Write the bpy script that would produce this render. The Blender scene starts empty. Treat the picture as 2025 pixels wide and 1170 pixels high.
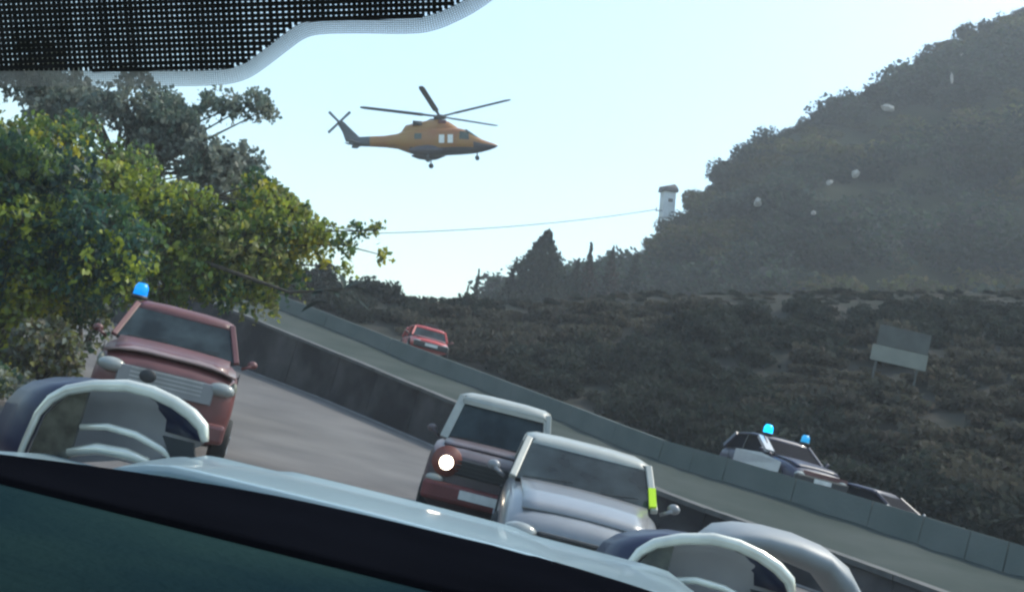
import bpy, bmesh, math, random
import numpy as np
from mathutils import Vector, Matrix, noise
R = math.radians
random.seed(7)
rng = np.random.default_rng(7)
S = bpy.context.scene
COL = S.collection

# ------------------------------------------------------------------ camera, sky, sun, exposure
cam_d = bpy.data.cameras.new('camera')
cam = bpy.data.objects.new('camera', cam_d)
COL.objects.link(cam)
cam_d.sensor_width = 36.0
cam_d.lens = 36.0 * 2100 / 2025
cam_d.clip_start = 0.02
cam_d.clip_end = 3000
cam.matrix_world = (Matrix.Translation((0, 0, 1.5)) @ Matrix.Rotation(R(90 + 6.8), 4, 'X')
                    @ Matrix.Rotation(R(14), 4, 'Z'))
S.camera = cam

SUN_EL, SUN_AZ = 52.0, 62.0          # azimuth from +Y towards +X
w = bpy.data.worlds.new('World')
S.world = w
w.use_nodes = True
nt = w.node_tree
bg = nt.nodes['Background']
sky = nt.nodes.new('ShaderNodeTexSky')
sky.sky_type = 'NISHITA'
sky.sun_disc = False
sky.sun_elevation = R(SUN_EL)
sky.sun_rotation = R(SUN_AZ)
sky.air_density = 1.3
sky.dust_density = 2.2
sky.ozone_density = 2.0
tn = nt.nodes.new('ShaderNodeMix'); tn.data_type = 'RGBA'; tn.blend_type = 'MULTIPLY'; tn.inputs['Factor'].default_value = 1
tn.inputs['B'].default_value = (.92, 1.06, 1.02, 1)      # overall colour balance of the camera
nt.links.new(sky.outputs[0], tn.inputs['A']); nt.links.new(tn.outputs['Result'], bg.inputs['Color'])
bg.inputs['Strength'].default_value = 0.15
sun_d = bpy.data.lights.new('sun', 'SUN')
sun_d.energy = 2.0
sun_d.angle = R(0.6)
sun_d.color = (1.0, 0.93, 0.82)
sun = bpy.data.objects.new('sun', sun_d)
COL.objects.link(sun)
sdir = Vector((math.sin(R(SUN_AZ)) * math.cos(R(SUN_EL)), math.cos(R(SUN_AZ)) * math.cos(R(SUN_EL)), math.sin(R(SUN_EL))))
sun.rotation_euler = (-sdir).to_track_quat('-Z', 'Y').to_euler()
S.view_settings.view_transform = 'Standard'
S.view_settings.look = 'None'
S.view_settings.gamma = 1
S.view_settings.use_curve_mapping = False
S.view_settings.exposure = 1.0
S.cycles.filter_width = 2.5
S.cycles.use_denoising = True
S.cycles.max_bounces = 6
S.cycles.volume_bounces = 1


# ------------------------------------------------------------------ helpers
def tag(o, label=None, cat=None, group=None, kind=None):
    if label: o['label'] = label
    if cat: o['category'] = cat
    if group: o['group'] = group
    if kind: o['kind'] = kind
    return o


def thing(name, label, cat, loc=(0, 0, 0), rz=0.0, group=None):
    o = bpy.data.objects.new(name, None)
    COL.objects.link(o)
    o.location = loc
    o.rotation_euler = (0, 0, rz)
    o.empty_display_size = 0.2
    return tag(o, label, cat, group)


def link(name, me, mat=None, parent=None, smooth=False):
    o = bpy.data.objects.new(name, me)
    COL.objects.link(o)
    if mat:
        for m in (mat if isinstance(mat, (list, tuple)) else [mat]):
            me.materials.append(m)
    if parent: o.parent = parent
    if smooth:
        me.polygons.foreach_set('use_smooth', [True] * len(me.polygons))
    return o


def from_np(name, V, Fc, mat=None, parent=None, smooth=False):
    """V (n,3); Fc (m,k) with k 3 or 4"""
    V = np.asarray(V, np.float32); Fc = np.asarray(Fc, np.int32)
    me = bpy.data.meshes.new(name)
    k = Fc.shape[1]
    me.vertices.add(len(V)); me.vertices.foreach_set('co', V.ravel())
    me.loops.add(Fc.size); me.loops.foreach_set('vertex_index', Fc.ravel())
    me.polygons.add(len(Fc))
    me.polygons.foreach_set('loop_start', np.arange(0, Fc.size, k, dtype=np.int32))
    me.update(calc_edges=True)
    me.validate()
    return link(name, me, mat, parent, smooth)


class MB:
    """collects simple solids into one mesh"""
    def __init__(s): s.v = []; s.f = []
    def add(s, vs, fs):
        n = len(s.v); s.v += [tuple(v) for v in vs]; s.f += [tuple(i + n for i in f) for f in fs]; return s
    def box(s, c, d, M=None):
        x, y, z = (a / 2 for a in d)
        vs = [Vector((c[0] + i * x, c[1] + j * y, c[2] + k * z)) for i in (-1, 1) for j in (-1, 1) for k in (-1, 1)]
        if M is not None: vs = [M @ v for v in vs]
        return s.add(vs, [(0, 1, 3, 2), (4, 6, 7, 5), (0, 4, 5, 1), (2, 3, 7, 6), (0, 2, 6, 4), (1, 5, 7, 3)])
    def bar(s, a, b, w_, t, up=(0, 0, 1), w2=None, t2=None):
        a = Vector(a); b = Vector(b); d = (b - a).normalized(); u = Vector(up)
        x = d.cross(u)
        if x.length < 1e-4: x = d.cross(Vector((1, 0, 0)))
        x.normalize(); y = x.cross(d).normalized()
        w2 = w_ if w2 is None else w2; t2 = t if t2 is None else t2
        vs = [a - x * w_ / 2 - y * t / 2, a + x * w_ / 2 - y * t / 2, a + x * w_ / 2 + y * t / 2, a - x * w_ / 2 + y * t / 2,
              b - x * w2 / 2 - y * t2 / 2, b + x * w2 / 2 - y * t2 / 2, b + x * w2 / 2 + y * t2 / 2, b - x * w2 / 2 + y * t2 / 2]
        return s.add(vs, [(0, 3, 2, 1), (4, 5, 6, 7), (0, 1, 5, 4), (1, 2, 6, 5), (2, 3, 7, 6), (3, 0, 4, 7)])
    def tube(s, pts, rad, n=8):
        pts = [Vector(p) for p in pts]
        rad = rad if isinstance(rad, (list, tuple)) else [rad] * len(pts)
        rings = []
        for i, p in enumerate(pts):
            d = (pts[min(i + 1, len(pts) - 1)] - pts[max(i - 1, 0)]).normalized()
            x = d.cross(Vector((0, 0, 1)))
            if x.length < 1e-3: x = d.cross(Vector((1, 0, 0)))
            x.normalize(); y = x.cross(d)
            rings.append([p + (x * math.cos(2 * math.pi * k / n) + y * math.sin(2 * math.pi * k / n)) * rad[i] for k in range(n)])
        vs = [v for r in rings for v in r]
        fs = []
        for i in range(len(pts) - 1):
            for k in range(n):
                fs.append((i * n + k, i * n + (k + 1) % n, (i + 1) * n + (k + 1) % n, (i + 1) * n + k))
        fs.append(tuple(reversed(range(n)))); fs.append(tuple(range((len(pts) - 1) * n, len(pts) * n)))
        return s.add(vs, fs)
    def loft(s, rings, close=True, caps=True):
        n = len(rings[0]); vs = [v for r in rings for v in r]; fs = []
        for i in range(len(rings) - 1):
            for k in range(n if close else n - 1):
                fs.append((i * n + k, i * n + (k + 1) % n, (i + 1) * n + (k + 1) % n, (i + 1) * n + k))
        if caps and close:
            fs.append(tuple(reversed(range(n)))); fs.append(tuple(range((len(rings) - 1) * n, len(rings) * n)))
        return s.add(vs, fs)
    def ell(s, c, r, nu=12, nv=8):
        rings = []
        for j in range(nv + 1):
            a = -math.pi / 2 + math.pi * j / nv
            q = max(math.cos(a), 0.02)
            rings.append([(c[0] + r[0] * q * math.cos(2 * math.pi * k / nu), c[1] + r[1] * q * math.sin(2 * math.pi * k / nu), c[2] + r[2] * math.sin(a)) for k in range(nu)])
        return s.loft(rings)
    def build(s, name, mat=None, parent=None, smooth=False, bevel=0.0, sub=0):
        me = bpy.data.meshes.new(name)
        me.from_pydata(s.v, [], s.f)
        bm = bmesh.new(); bm.from_mesh(me)
        bmesh.ops.recalc_face_normals(bm, faces=bm.faces)
        bm.to_mesh(me); bm.free()
        o = link(name, me, mat, parent, smooth)
        if bevel:
            b = o.modifiers.new('bevel', 'BEVEL'); b.width = bevel; b.segments = 2; b.limit_method = 'ANGLE'; b.angle_limit = R(35)
        if sub:
            m = o.modifiers.new('sub', 'SUBSURF'); m.levels = sub; m.render_levels = sub
        return o


def mat(name, col, rough=0.6, metal=0.0, var=0.15, scale=4.0, bump=0.0, bscale=20.0, col2=None, coat=0.0, spec=0.5,
        lo=0.35, hi=0.65, transl=0.0, tint=None, emit=None, estr=0.0, detail=5.0):
    m = bpy.data.materials.new(name); m.use_nodes = True
    t = m.node_tree; N = t.nodes; L = t.links
    b = N['Principled BSDF']
    b.inputs['Roughness'].default_value = rough
    b.inputs['Metallic'].default_value = metal
    b.inputs['Coat Weight'].default_value = coat
    b.inputs['Coat Roughness'].default_value = 0.08
    b.inputs['Specular IOR Level'].default_value = spec
    tc = N.new('ShaderNodeTexCoord')
    nz = N.new('ShaderNodeTexNoise'); nz.inputs['Scale'].default_value = scale; nz.inputs['Detail'].default_value = detail
    L.new(tc.outputs['Object'], nz.inputs['Vector'])
    cr = N.new('ShaderNodeValToRGB')
    c2 = col2 or tuple(min(1, c * (1 + var)) for c in col)
    c1 = col if col2 else tuple(c * (1 - var) for c in col)
    cr.color_ramp.elements[0].color = (*c1, 1); cr.color_ramp.elements[1].color = (*c2, 1)
    cr.color_ramp.elements[0].position = lo; cr.color_ramp.elements[1].position = hi
    L.new(nz.outputs['Fac'], cr.inputs['Fac'])
    out = cr.outputs['Color']
    if tint:                               # per-leaf colour attribute (natural variety of the leaves)
        at = N.new('ShaderNodeAttribute'); at.attribute_name = tint
        mx = N.new('ShaderNodeMix'); mx.data_type = 'RGBA'; mx.blend_type = 'MULTIPLY'; mx.inputs['Factor'].default_value = 1
        L.new(out, mx.inputs['A']); L.new(at.outputs['Color'], mx.inputs['B']); out = mx.outputs['Result']
    L.new(out, b.inputs['Base Color'])
    if bump:
        n2 = N.new('ShaderNodeTexNoise'); n2.inputs['Scale'].default_value = bscale; n2.inputs['Detail'].default_value = 6
        L.new(tc.outputs['Object'], n2.inputs['Vector'])
        bp = N.new('ShaderNodeBump'); bp.inputs['Strength'].default_value = bump; bp.inputs['Distance'].default_value = 0.05
        L.new(n2.outputs['Fac'], bp.inputs['Height']); L.new(bp.outputs['Normal'], b.inputs['Normal'])
    if emit:
        b.inputs['Emission Color'].default_value = (*emit, 1); b.inputs['Emission Strength'].default_value = estr
    if transl:
        tr = N.new('ShaderNodeBsdfTranslucent'); L.new(out, tr.inputs['Color'])
        ms = N.new('ShaderNodeMixShader'); ms.inputs['Fac'].default_value = transl
        L.new(b.outputs[0], ms.inputs[1]); L.new(tr.outputs[0], ms.inputs[2])
        L.new(ms.outputs[0], N['Material Output'].inputs['Surface'])
    return m


M = {}
M['asphalt'] = mat('asphalt', (.078, .072, .072), .9, scale=.45, col2=(.135, .126, .122), bump=.3, bscale=60, detail=9, lo=.3, hi=.7)
M['roadline'] = mat('worn_white_line', (.13, .125, .12), .85, scale=3, col2=(.26, .26, .25), lo=.3, hi=.6)
M['ground'] = mat('ground', (.10, .09, .06), .95, spec=.06, scale=.35, col2=(.06, .075, .035), bump=.4, bscale=6)
M['hill'] = mat('hill', (.022, .028, .016), .95, spec=.06, scale=.12, col2=(.045, .045, .026), bump=1.0, bscale=.9, detail=8)
M['rock'] = mat('rock', (.36, .34, .31), .85, scale=.8, var=.25, bump=.5, bscale=2)
M['verge'] = mat('verge', (.026, .030, .025), .95, spec=.06, scale=.6, col2=(.054, .049, .043), bump=1.0, bscale=3, detail=8)
M['revet'] = mat('revetment', (.042, .053, .048), .95, spec=.06, scale=.5, col2=(.06, .069, .064), bump=.2, bscale=8)
M['parapet'] = mat('parapet_concrete', (.085, .104, .096), .9, scale=.9, col2=(.115, .13, .122), bump=.2, bscale=14)
M['wallstone'] = mat('wall_stone', (.022, .022, .025), .9, spec=.06, scale=.8, col2=(.085, .08, .08), lo=.42, hi=.75, detail=8, bump=.4, bscale=10)
M['coping'] = mat('coping', (.07, .07, .068), .85, scale=2, var=.25, bump=.2)
M['bark'] = mat('bark', (.07, .055, .04), .95, scale=6, var=.35, bump=.6, bscale=14)
M['leaf'] = mat('leaf', (.85, .85, .85), .5, scale=.5, col2=(1.1, 1.1, 1.0), transl=.5, tint='tint')
M['scrub'] = mat('scrub', (.8, .8, .8), .95, spec=.05, scale=.3, col2=(1.15, 1.1, 1.0), transl=.3, tint='tint')
M['tyre'] = mat('tyre', (.02, .02, .02), .9)
M['rim'] = mat('rim_metal', (.35, .35, .36), .35, .8)
M['darkglass'] = mat('dark_car_glass', (.005, .006, .011), .7, spec=.03)
M['glass'] = mat('car_glass', (.008, .012, .014), .12, spec=.24, scale=2.2, col2=(.035, .05, .055), lo=.4, hi=.7)  # lighter patches in the colour imitate reflections on the panes
M['black'] = mat('black_trim', (.02, .02, .022), .55)
M['chrome'] = mat('glint_cream_rim', (.62, .60, .52), .22, .35, coat=.5, var=.2, scale=9)  # cream base puts the sun glints of the rims into the colour
M['lens'] = mat('lamp_lens', (.24, .25, .24), .15, coat=.6)
M['plate'] = mat('number_plate', (.6, .6, .58), .5)
M['white_paint'] = mat('white_paint', (.36, .36, .37), .3, coat=.5, var=.05)
M['silver'] = mat('silver_paint', (.20, .20, .21), .34, .15, coat=.5, var=.05)
M['dusty'] = mat('dusty_red_paint', (.085, .062, .068), .45, coat=.2, scale=3, var=.25)
M['cream'] = mat('cream_paint', (.32, .32, .29), .4, coat=.3, var=.08)
M['red'] = mat('red_paint', (.125, .042, .040), .45, coat=.15, scale=2, var=.15)
M['redrust'] = mat('dull_red_plastic', (.13, .03, .03), .6, var=.2)
M['wingpaint'] = mat('pale_wing_paint', (.24, .25, .26), .5, var=.05)
M['navy'] = mat('navy_paint', (.012, .014, .045), .45, coat=.15, var=.1)
M['blue_lit'] = mat('blue_beacon_lit', (.0, .2, .7), .3, emit=(.0, .42, 1.0), estr=2.2)
M['blue_dim'] = mat('blue_beacon_dim', (.0, .15, .45), .3, emit=(.02, .30, .55), estr=.55)
M['blue_truck'] = mat('blue_beacon_truck', (.0, .12, .5), .3, emit=(.0, .19, .62), estr=.85)
M['lamp_lit'] = mat('headlight_lit', (1, .95, .85), .3, emit=(1, .84, .62), estr=6)
M['hivis'] = mat('hivis_yellow', (.62, .85, .02), .6, var=.05, emit=None)
M['bonnet'] = mat('light_blue_paint', (.225, .305, .34), .34, .1, coat=.5, scale=2.5, var=.06)
M['dash'] = mat('dashboard_plastic', (.006, .016, .023), 1.0, spec=0, scale=4.5, col2=(.013, .029, .031), bump=.15, bscale=120)  # lighter mottling paints faint reflected streaks into the plastic
M['dashband'] = mat('black_cowl_plastic', (.0035, .004, .006), 1.0, spec=0, var=.2, bump=.1, bscale=200)
M['liner'] = mat('roof_lining', (.12, .12, .12), .95)
M['thread'] = mat('black_mesh_thread', (.012, .012, .014), .8, scale=60, var=.4)
M['edging'] = mat('pale_edge_thread', (.24, .26, .27), .7, scale=60, var=.15)
M['orange'] = mat('orange_yellow_paint', (.36, .175, .025), .45, coat=.2, scale=.6, col2=(.32, .11, .025))
M['heligrey'] = mat('grey_paint', (.07, .08, .095), .45, var=.1)
M['helidark'] = mat('dark_lower_tone', (.05, .042, .055), .5, var=.15)  # darker tone for the lower fuselage and sponsons
M['skyglass'] = mat('painted_sky_window', (.85, .85, .82), .2, var=.04)  # white base paints in the sky showing through the helicopter cabin
M['cockpit'] = mat('cockpit_glass', (.06, .075, .055), .12, var=.2)
M['rotor'] = mat('rotor_blade', (.06, .075, .09), .5, var=.1)
M['tower'] = mat('tower_plaster', (.6, .62, .63), .9, scale=.8, var=.15)
M['towerroof'] = mat('tower_roof', (.09, .08, .08), .85, var=.2)
M['wood'] = mat('weathered_wood', (.10, .085, .07), .9, var=.3, scale=5)
M['cable'] = mat('cable_black', (.03, .03, .03), .7)
M['signpanel'] = mat('pale_sign_panel', (.24, .24, .20), .7, scale=1.2, col2=(.19, .19, .165))
M['post'] = mat('galvanised_post', (.06, .065, .065), .5, .5)
M['signface'] = M['signpanel']


# ------------------------------------------------------------------ terrain
def interp(path, t):
    """piecewise linear point on a 3D path given t in 0..1 by index"""
    f = t * (len(path) - 1); i = min(int(f), len(path) - 2); a = f - i
    return Vector(path[i]).lerp(Vector(path[i + 1]), a)


def zroad(y):
    t = y - 24.5
    return 0.078 * (t + math.sqrt(t * t + 16)) / 2 if y > 0 else 0.02


def strip(name, rows, m, nu, nv, rough=0.0, parent=None, freq=.5, seed=0, smooth=True):
    """surface through several 3D polylines (rows), each sampled nu times; nv steps between rows"""
    V = []
    nr = len(rows)
    for j in range((nr - 1) * nv + 1):
        r = min(j // nv, nr - 2); a = (j - r * nv) / nv
        for i in range(nu + 1):
            t = i / nu
            p = interp(rows[r], t).lerp(interp(rows[r + 1], t), a)
            if rough and 0 < j:
                p.z += rough * noise.fractal(Vector((p.x * freq, p.y * freq, seed)), .8, 2.1, 5)
            V.append(p)
    n = nu + 1
    Fc = [(j * n + i, j * n + i + 1, (j + 1) * n + i + 1, (j + 1) * n + i) for j in range((nr - 1) * nv) for i in range(nu)]
    return from_np(name, V, Fc, m, parent, smooth)


# valley floor out to the horizon
def sheet(name, x0, x1, y0, y1, nx, ny, zf, m):
    V = [(x0 + (x1 - x0) * i / nx, y0 + (y1 - y0) * j / ny, 0) for j in range(ny + 1) for i in range(nx + 1)]
    V = [(x, y, zf(x, y)) for x, y, _ in V]
    n = nx + 1
    Fc = [(j * n + i, j * n + i + 1, (j + 1) * n + i + 1, (j + 1) * n + i) for j in range(ny) for i in range(nx)]
    return from_np(name, V, Fc, m, None, True)


tag(sheet('ground', -420, 420, -80, 420, 84, 50, lambda x, y: -1.2, M['ground']), kind='structure')

# lower road: from under our car up and away to the left
WALL = [(13.5, 2, -.0), (10.6, 9, 0), (8.3, 15, .55), (6.72, 18, .72), (4.3, 22, .9), (2.04, 25, 1.28), (-.98, 30, 1.81), (-5.39, 36, 2.49), (-11.21, 42, 3.38), (-19, 48, 4.2)]
road_r = [(14.2, -14, .0), (14.2, 2, .0), (10.8, 9, 0), (8.5, 15, 0), (6.9, 18, 0), (4.4, 22, 0), (2.1, 25, 0), (-.9, 30, 0), (-5.3, 36, 0), (-11.1, 42, 0), (-18.9, 48, 0)]
road_r = [(x, y, zroad(y)) for x, y, _ in road_r]
road_l = [(-4.2, -14), (-4.2, 2), (-4.6, 7), (-5.4, 11), (-6.6, 14.5), (-7.4, 17), (-8.2, 19), (-9.6, 23), (-12.3, 27.5), (-16.5, 33), (-23, 39)]
road_l = [(x, y, zroad(y)) for x, y in road_l]
tag(strip('road', [road_l, road_r], M['asphalt'], 60, 16), kind='structure')
ln_a = [tuple(Vector(a).lerp(Vector(b), .955) + Vector((0, 0, .012))) for a, b in zip(road_l, road_r)]
ln_b = [tuple(Vector(a).lerp(Vector(b), .972) + Vector((0, 0, .012))) for a, b in zip(road_l, road_r)]
tag(strip('road_edge_line', [ln_a, ln_b], M['roadline'], 60, 1), kind='structure')
# left bank that carries the trees
bank_t = [(x - 5 - i * .25, y + 1.5, z + 1.6) for i, (x, y, z) in enumerate(road_l)]
bank_f = [(x - 25, y + 8, z + 3.2) for (x, y, z) in road_l]
bank_0 = [(x - 40, y + 14, -2.0) for (x, y, z) in road_l]
road_le = [(x, y, z + .02) for x, y, z in road_l]
tag(strip('verge', [road_le, bank_t, bank_f, bank_0], M['verge'], 50, 8, rough=.25, freq=.6, seed=3), kind='structure')

# revetment slope between the low wall and the upper road, upper road, hillside to the crest
BAND = [(15.5, 6, 1.55), (13.6, 14, 1.58), (11.17, 20, 1.63), (10.28, 21, 1.68), (8.99, 23, 1.81), (6.07, 26, 2.03), (4.62, 28, 2.12), (2.11, 33, 2.63), (-2.89, 40, 3.47), (-9.63, 46, 4.57), (-18, 52, 5.6)]
PAR_H = 0.62
rev_b = [(x + .22, y + .3, z - .12) for x, y, z in WALL]
rev_b = [tuple(interp(rev_b, i / 10)) for i in range(11)]
rev_t = [(x, y, z - PAR_H + .06) for x, y, z in BAND]
tag(strip('embankment', [rev_b, rev_t], M['revet'], 60, 5, rough=.05, freq=1.2, seed=9), kind='structure')
up_f = [(x + .05, y + .1, z - PAR_H + .06) for x, y, z in BAND]
up_b = [(x + 2.6, y + 5.6, z - PAR_H + .10) for x, y, z in BAND]
tag(strip('upper_road', [up_f, up_b], M['asphalt'], 40, 4), kind='structure')
# the hillside behind the upper road rises to a long even crest
h0 = [(x, y, z - .03) for x, y, z in up_b]
h1 = [(x + 2.4, y + 6, z + 2.4) for x, y, z in up_b]
crest = [(70, 52, 25.9), (52, 55, 21.75), (41, 58, 19.25), (34, 60, 17.5), (28.67, 60, 16.0), (22, 60, 14.35), (16.5, 60, 12.95), (6.4, 60, 10.3), (-2.3, 60, 7.6), (-10.35, 60, 5.2), (-20, 60, 2.6)]
h2 = [tuple(Vector(a).lerp(Vector(b), .55) + Vector((0, 0, .2))) for a, b in zip(h1, crest)]
back = [(x, y + 14, z - 8) for x, y, z in crest]
back2 = [(x, y + 30, -3) for x, y, z in crest]
slope = strip('hillside', [h0, h1, h2, crest, back, back2], M['verge'], 110, 12, rough=.16, freq=.35, seed=5)
tag(slope, kind='structure')

# far hill, its skyline falling from the right to the left
SKY = [(150, 225, 150), (106, 210, 121), (96, 205, 112), (85.04, 200, 103.4), (75, 195, 94.6), (67, 190, 87), (57.25, 185, 76.0), (49, 179, 68), (39.32, 170, 58.8), (32, 165, 51.5), (26.88, 160, 44.6), (21.5, 151, 36.0), (17.8, 146, 31.0), (14.01, 140, 23.6), (9, 138, 20.0), (2, 136, 16.5), (-6, 136, 13.3), (-30, 138, 4)]
nS = len(SKY)


def hill_pt(t, a):
    """t along the skyline, a 0 at the foot, 1 on the skyline"""
    p = interp(SKY, t)
    foot = Vector((p.x * .80 + 8, 82 + t * 12, 4.0 + max(0, p.x) * .10))
    q = foot.lerp(p, a)
    q.z += 2.2 * math.sin(a * math.pi) * 2.0
    q.z += 2.4 * noise.fractal(Vector((q.x * .05, q.y * .05, 3)), .9, 2.1, 5) * (.25 + math.sin(a * math.pi))
    # two old terraces cut across the slope
    for ta, tw in ((.80, .012), (.56, .012)):
        q.z += 1.3 * math.tanh((a - ta) / tw) * .5
    return q


V = []; NU, NV = 150, 70
for j in range(NV + 1):
    for i in range(NU + 1):
        V.append(hill_pt(i / NU, j / NV))
for k in (1, 2):
    for i in range(NU + 1):
        p = hill_pt(i / NU, 1); V.append(Vector((p.x + 6 * k, p.y + 40 * k, p.z * (.75 if k == 1 else 0) - (2 if k == 2 else 0))))
n = NU + 1
Fc = [(j * n + i, j * n + i + 1, (j + 1) * n + i + 1, (j + 1) * n + i) for j in range(NV + 2) for i in range(NU)]
tag(from_np('hill', V, Fc, M['hill'], None, True), kind='structure')


# ------------------------------------------------------------------ foliage
def leaf_batch(C, size, down=.4, rand=1.0, D=None):
    """two-triangle folded leaves at centres C (N,3); returns V (4N,3), F (2N,3)"""
    N = len(C)
    d = rng.normal(size=(N, 3)) * rand
    if D is not None: d += D
    d[:, 2] -= down
    d /= np.linalg.norm(d, axis=1, keepdims=True) + 1e-9
    r = rng.normal(size=(N, 3)); s = np.cross(d, r); s /= np.linalg.norm(s, axis=1, keepdims=True) + 1e-9
    nrm = np.cross(s, d)
    L = (size if np.ndim(size) else np.full(N, size))[:, None] * rng.uniform(.7, 1.3, (N, 1))
    W = L * rng.uniform(.28, .42, (N, 1))
    base = C - d * L * .5; tip = C + d * L * .5 - np.array([0, 0, 1.]) * L * .12
    l = C - d * L * .05 + s * W + nrm * L * .10; rr = C - d * L * .05 - s * W + nrm * L * .10
    V = np.stack([base, l, tip, rr], 1).reshape(-1, 3)
    i = np.arange(N)[:, None] * 4
    F_ = np.concatenate([i + [0, 2, 1], i + [0, 3, 2]], 1).reshape(-1, 3)
    return V, F_


def set_tint(o, cols, per):
    """one colour per leaf (natural leaf colour variety), 'per' vertices each"""
    a = o.data.color_attributes.new('tint', 'FLOAT_COLOR', 'POINT')
    c = np.ones((len(o.data.vertices), 4), np.float32)
    c[:, :3] = np.repeat(cols, per, 0)[:len(c)]
    a.data.foreach_set('color', c.ravel())


def palette(N, cols, weights, jitter=.18, key=None):
    cols = np.array(cols); idx = rng.choice(len(cols), N, p=np.array(weights) / sum(weights))
    if key is not None:
        idx = np.where(rng.uniform(size=N) < .65, key % len(cols), idx)
    return cols[idx] * rng.uniform(1 - jitter, 1 + jitter, (N, 1))


def tree(name, label, trunk, clumps, leaf, per, cols, weights, group=None, spread=1.0, twig=True, cat='tree', trad=.16, matname='leaf'):
    """trunk: list of points; clumps: (x,y,z,r) foliage clumps, each fed by a limb"""
    base = Vector(trunk[0])
    t = thing(name, label, cat, base, 0, group)
    tb = MB()
    k = len(trunk)
    tb.tube([Vector(p) - base for p in trunk], [trad * (1 - .6 * i / (k - 1)) for i in range(k)], 9)
    tb.build('trunk', M['bark'], t, True)
    lb = MB(); fork = Vector(trunk[-1]) - base
    Cs = []; keys = []
    for ci, (x, y, z, r) in enumerate(clumps):
        c = Vector((x, y, z)) - base
        st = (Vector(trunk[-1 - (ci % 2)]) - base)
        mid = st.lerp(c, .5) + Vector((random.uniform(-.2, .2), random.uniform(-.2, .2), random.uniform(-.1, .35)))
        lb.tube([st, mid, c], [trad * .34, trad * .22, .012], 5)
        nn = max(30, int(per * r * r))
        # sprays: leaflets hung along short rachises that leave the clump centre
        ns = max(4, nn // 9)
        u = rng.normal(size=(ns, 3)); u /= np.linalg.norm(u, axis=1, keepdims=True)
        u[:, 2] *= .75
        rr = r * rng.uniform(.25, 1.0, (ns, 1)) ** .6 * spread
        tips = np.array(c) + u * rr
        for q in range(9):
            f = (q // 2) / 4.5
            dirn = u * .6 + np.array([0, 0, -.45]); 
            p = tips + dirn * (f - .4) * leaf * 3.0 + rng.normal(size=(ns, 3)) * leaf * .38
            Cs.append(p); keys.append(np.full(ns, ci))
        for s_ in range(0, ns, 3):
            lb.bar(c, tips[s_], .012, .012)
    lb.build('limb', M['bark'], t)
    C = np.concatenate(Cs); key = np.concatenate(keys)
    V_, F_ = leaf_batch(C, leaf, down=.5)
    o = from_np('crown', V_, F_, M[matname], t)
    set_tint(o, palette(len(C), cols, weights, key=key), 4)
    o['kind'] = 'stuff'
    return t


YG = (.26, .31, .04); GR = (.12, .19, .045); DG = (.05, .11, .055); BG = (.045, .115, .095); OL = (.20, .21, .075); GG = (.19, .215, .18); YL = (.42, .38, .03)


def cl(pts):
    return pts


# big green tree overhanging the road, the nearest of the left group (about 24 m off)
def blob_clumps(spec, y0, dy, n):
    out = []
    for (x, z, rx, rz) in spec:
        for _ in range(n):
            a = random.uniform(0, 6.283); q = math.sqrt(random.random())
            out.append((x + rx * q * math.cos(a), y0 + random.uniform(-dy, dy), z + rz * q * math.sin(a), random.uniform(.5, .95)))
    return out



tree('leafy_tree', 'big yellow-green tree overhanging the road at left, branch tips against the sky', [(-11.4, 25, 1.6), (-11.0, 24.8, 3.0), (-10.2, 24.5, 4.0)],
     blob_clumps([(-11.2, 4.9, 1.5, 1.1), (-9.3, 4.2, 1.7, 1.1), (-7.6, 4.0, 1.3, 1.1), (-6.4, 3.6, 1.0, .7), (-5.9, 4.6, .7, .6), (-10.6, 3.0, 1.6, .8), (-8.4, 3.0, 1.4, .6), (-6.2, 3.35, .8, .45)], 24, 1.2, 11)
     + [(-5.0, 4.0 + .0, 4.2, .55) if False else (-5.3, 23.8, 4.9, .55), (-4.7, 24, 4.35, .5), (-4.5, 23.9, 4.75, .42), (-3.9, 23.8, 4.55, .36), (-3.75, 24, 4.95, .28), (-3.35, 23.9, 5.05, .26), (-3.2, 24, 4.55, .24), (-3.9, 24.2, 4.1, .25), (-5.7, 24.2, 5.2, .5), (-6.3, 24, 5.45, .5)],
     .135, 900, [YG, GR, DG, OL, YL], [3.2, 2.6, 1.4, 2, 1.1], group=None, trad=.2)
tree('leafy_tree', 'tall grey-green tree rising behind the yellow-green tree, its top under the black mesh', [(-15.5, 33.5, 2.2), (-14.2, 33, 4.6), (-12.6, 32.4, 6.2)],
     blob_clumps([(-14.0, 7.8, 1.6, 1.0), (-11.6, 7.4, 1.6, 1.1), (-10.0, 7.0, 1.1, .9), (-15.6, 8.2, 1.4, .9)], 32, 1.3, 10)
     + [(-9.6, 32, 9.0, .6), (-9.0, 32, 9.35, .5), (-8.8, 32, 9.0, .45), (-10.4, 32, 8.9, .6), (-9.1, 31.8, 7.4, .7), (-8.6, 32, 7.2, .55), (-8.0, 32, 6.5, .7), (-11.8, 32, 8.6, .6), (-12.8, 32, 9.0, .6)],
     .165, 850, [GG, (.15, .19, .165), (.21, .23, .20), (.11, .155, .125)], [3, 2, 2, 1], trad=.2)
tree('leafy_tree', 'dark blue-green tree at the left edge, below the bright yellow-green leaves', [(-10.6, 20, 1.4), (-9.9, 19.6, 2.2), (-9.3, 19.2, 2.9)],
     blob_clumps([(-9.0, 3.6, .9, .7), (-8.0, 2.7, .9, .7), (-9.2, 2.3, .8, .7), (-7.5, 2.6, .5, .6)], 19.3, .8, 9) + [(-9.3, 18.6, 4.1, .5), (-8.7, 18.6, 4.0, .5), (-9.0, 18.5, 3.4, .4)],
     .125, 950, [BG, DG, GR, (.02, .055, .05), YG], [3, 3, 1.3, 2, .9], trad=.13)
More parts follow.
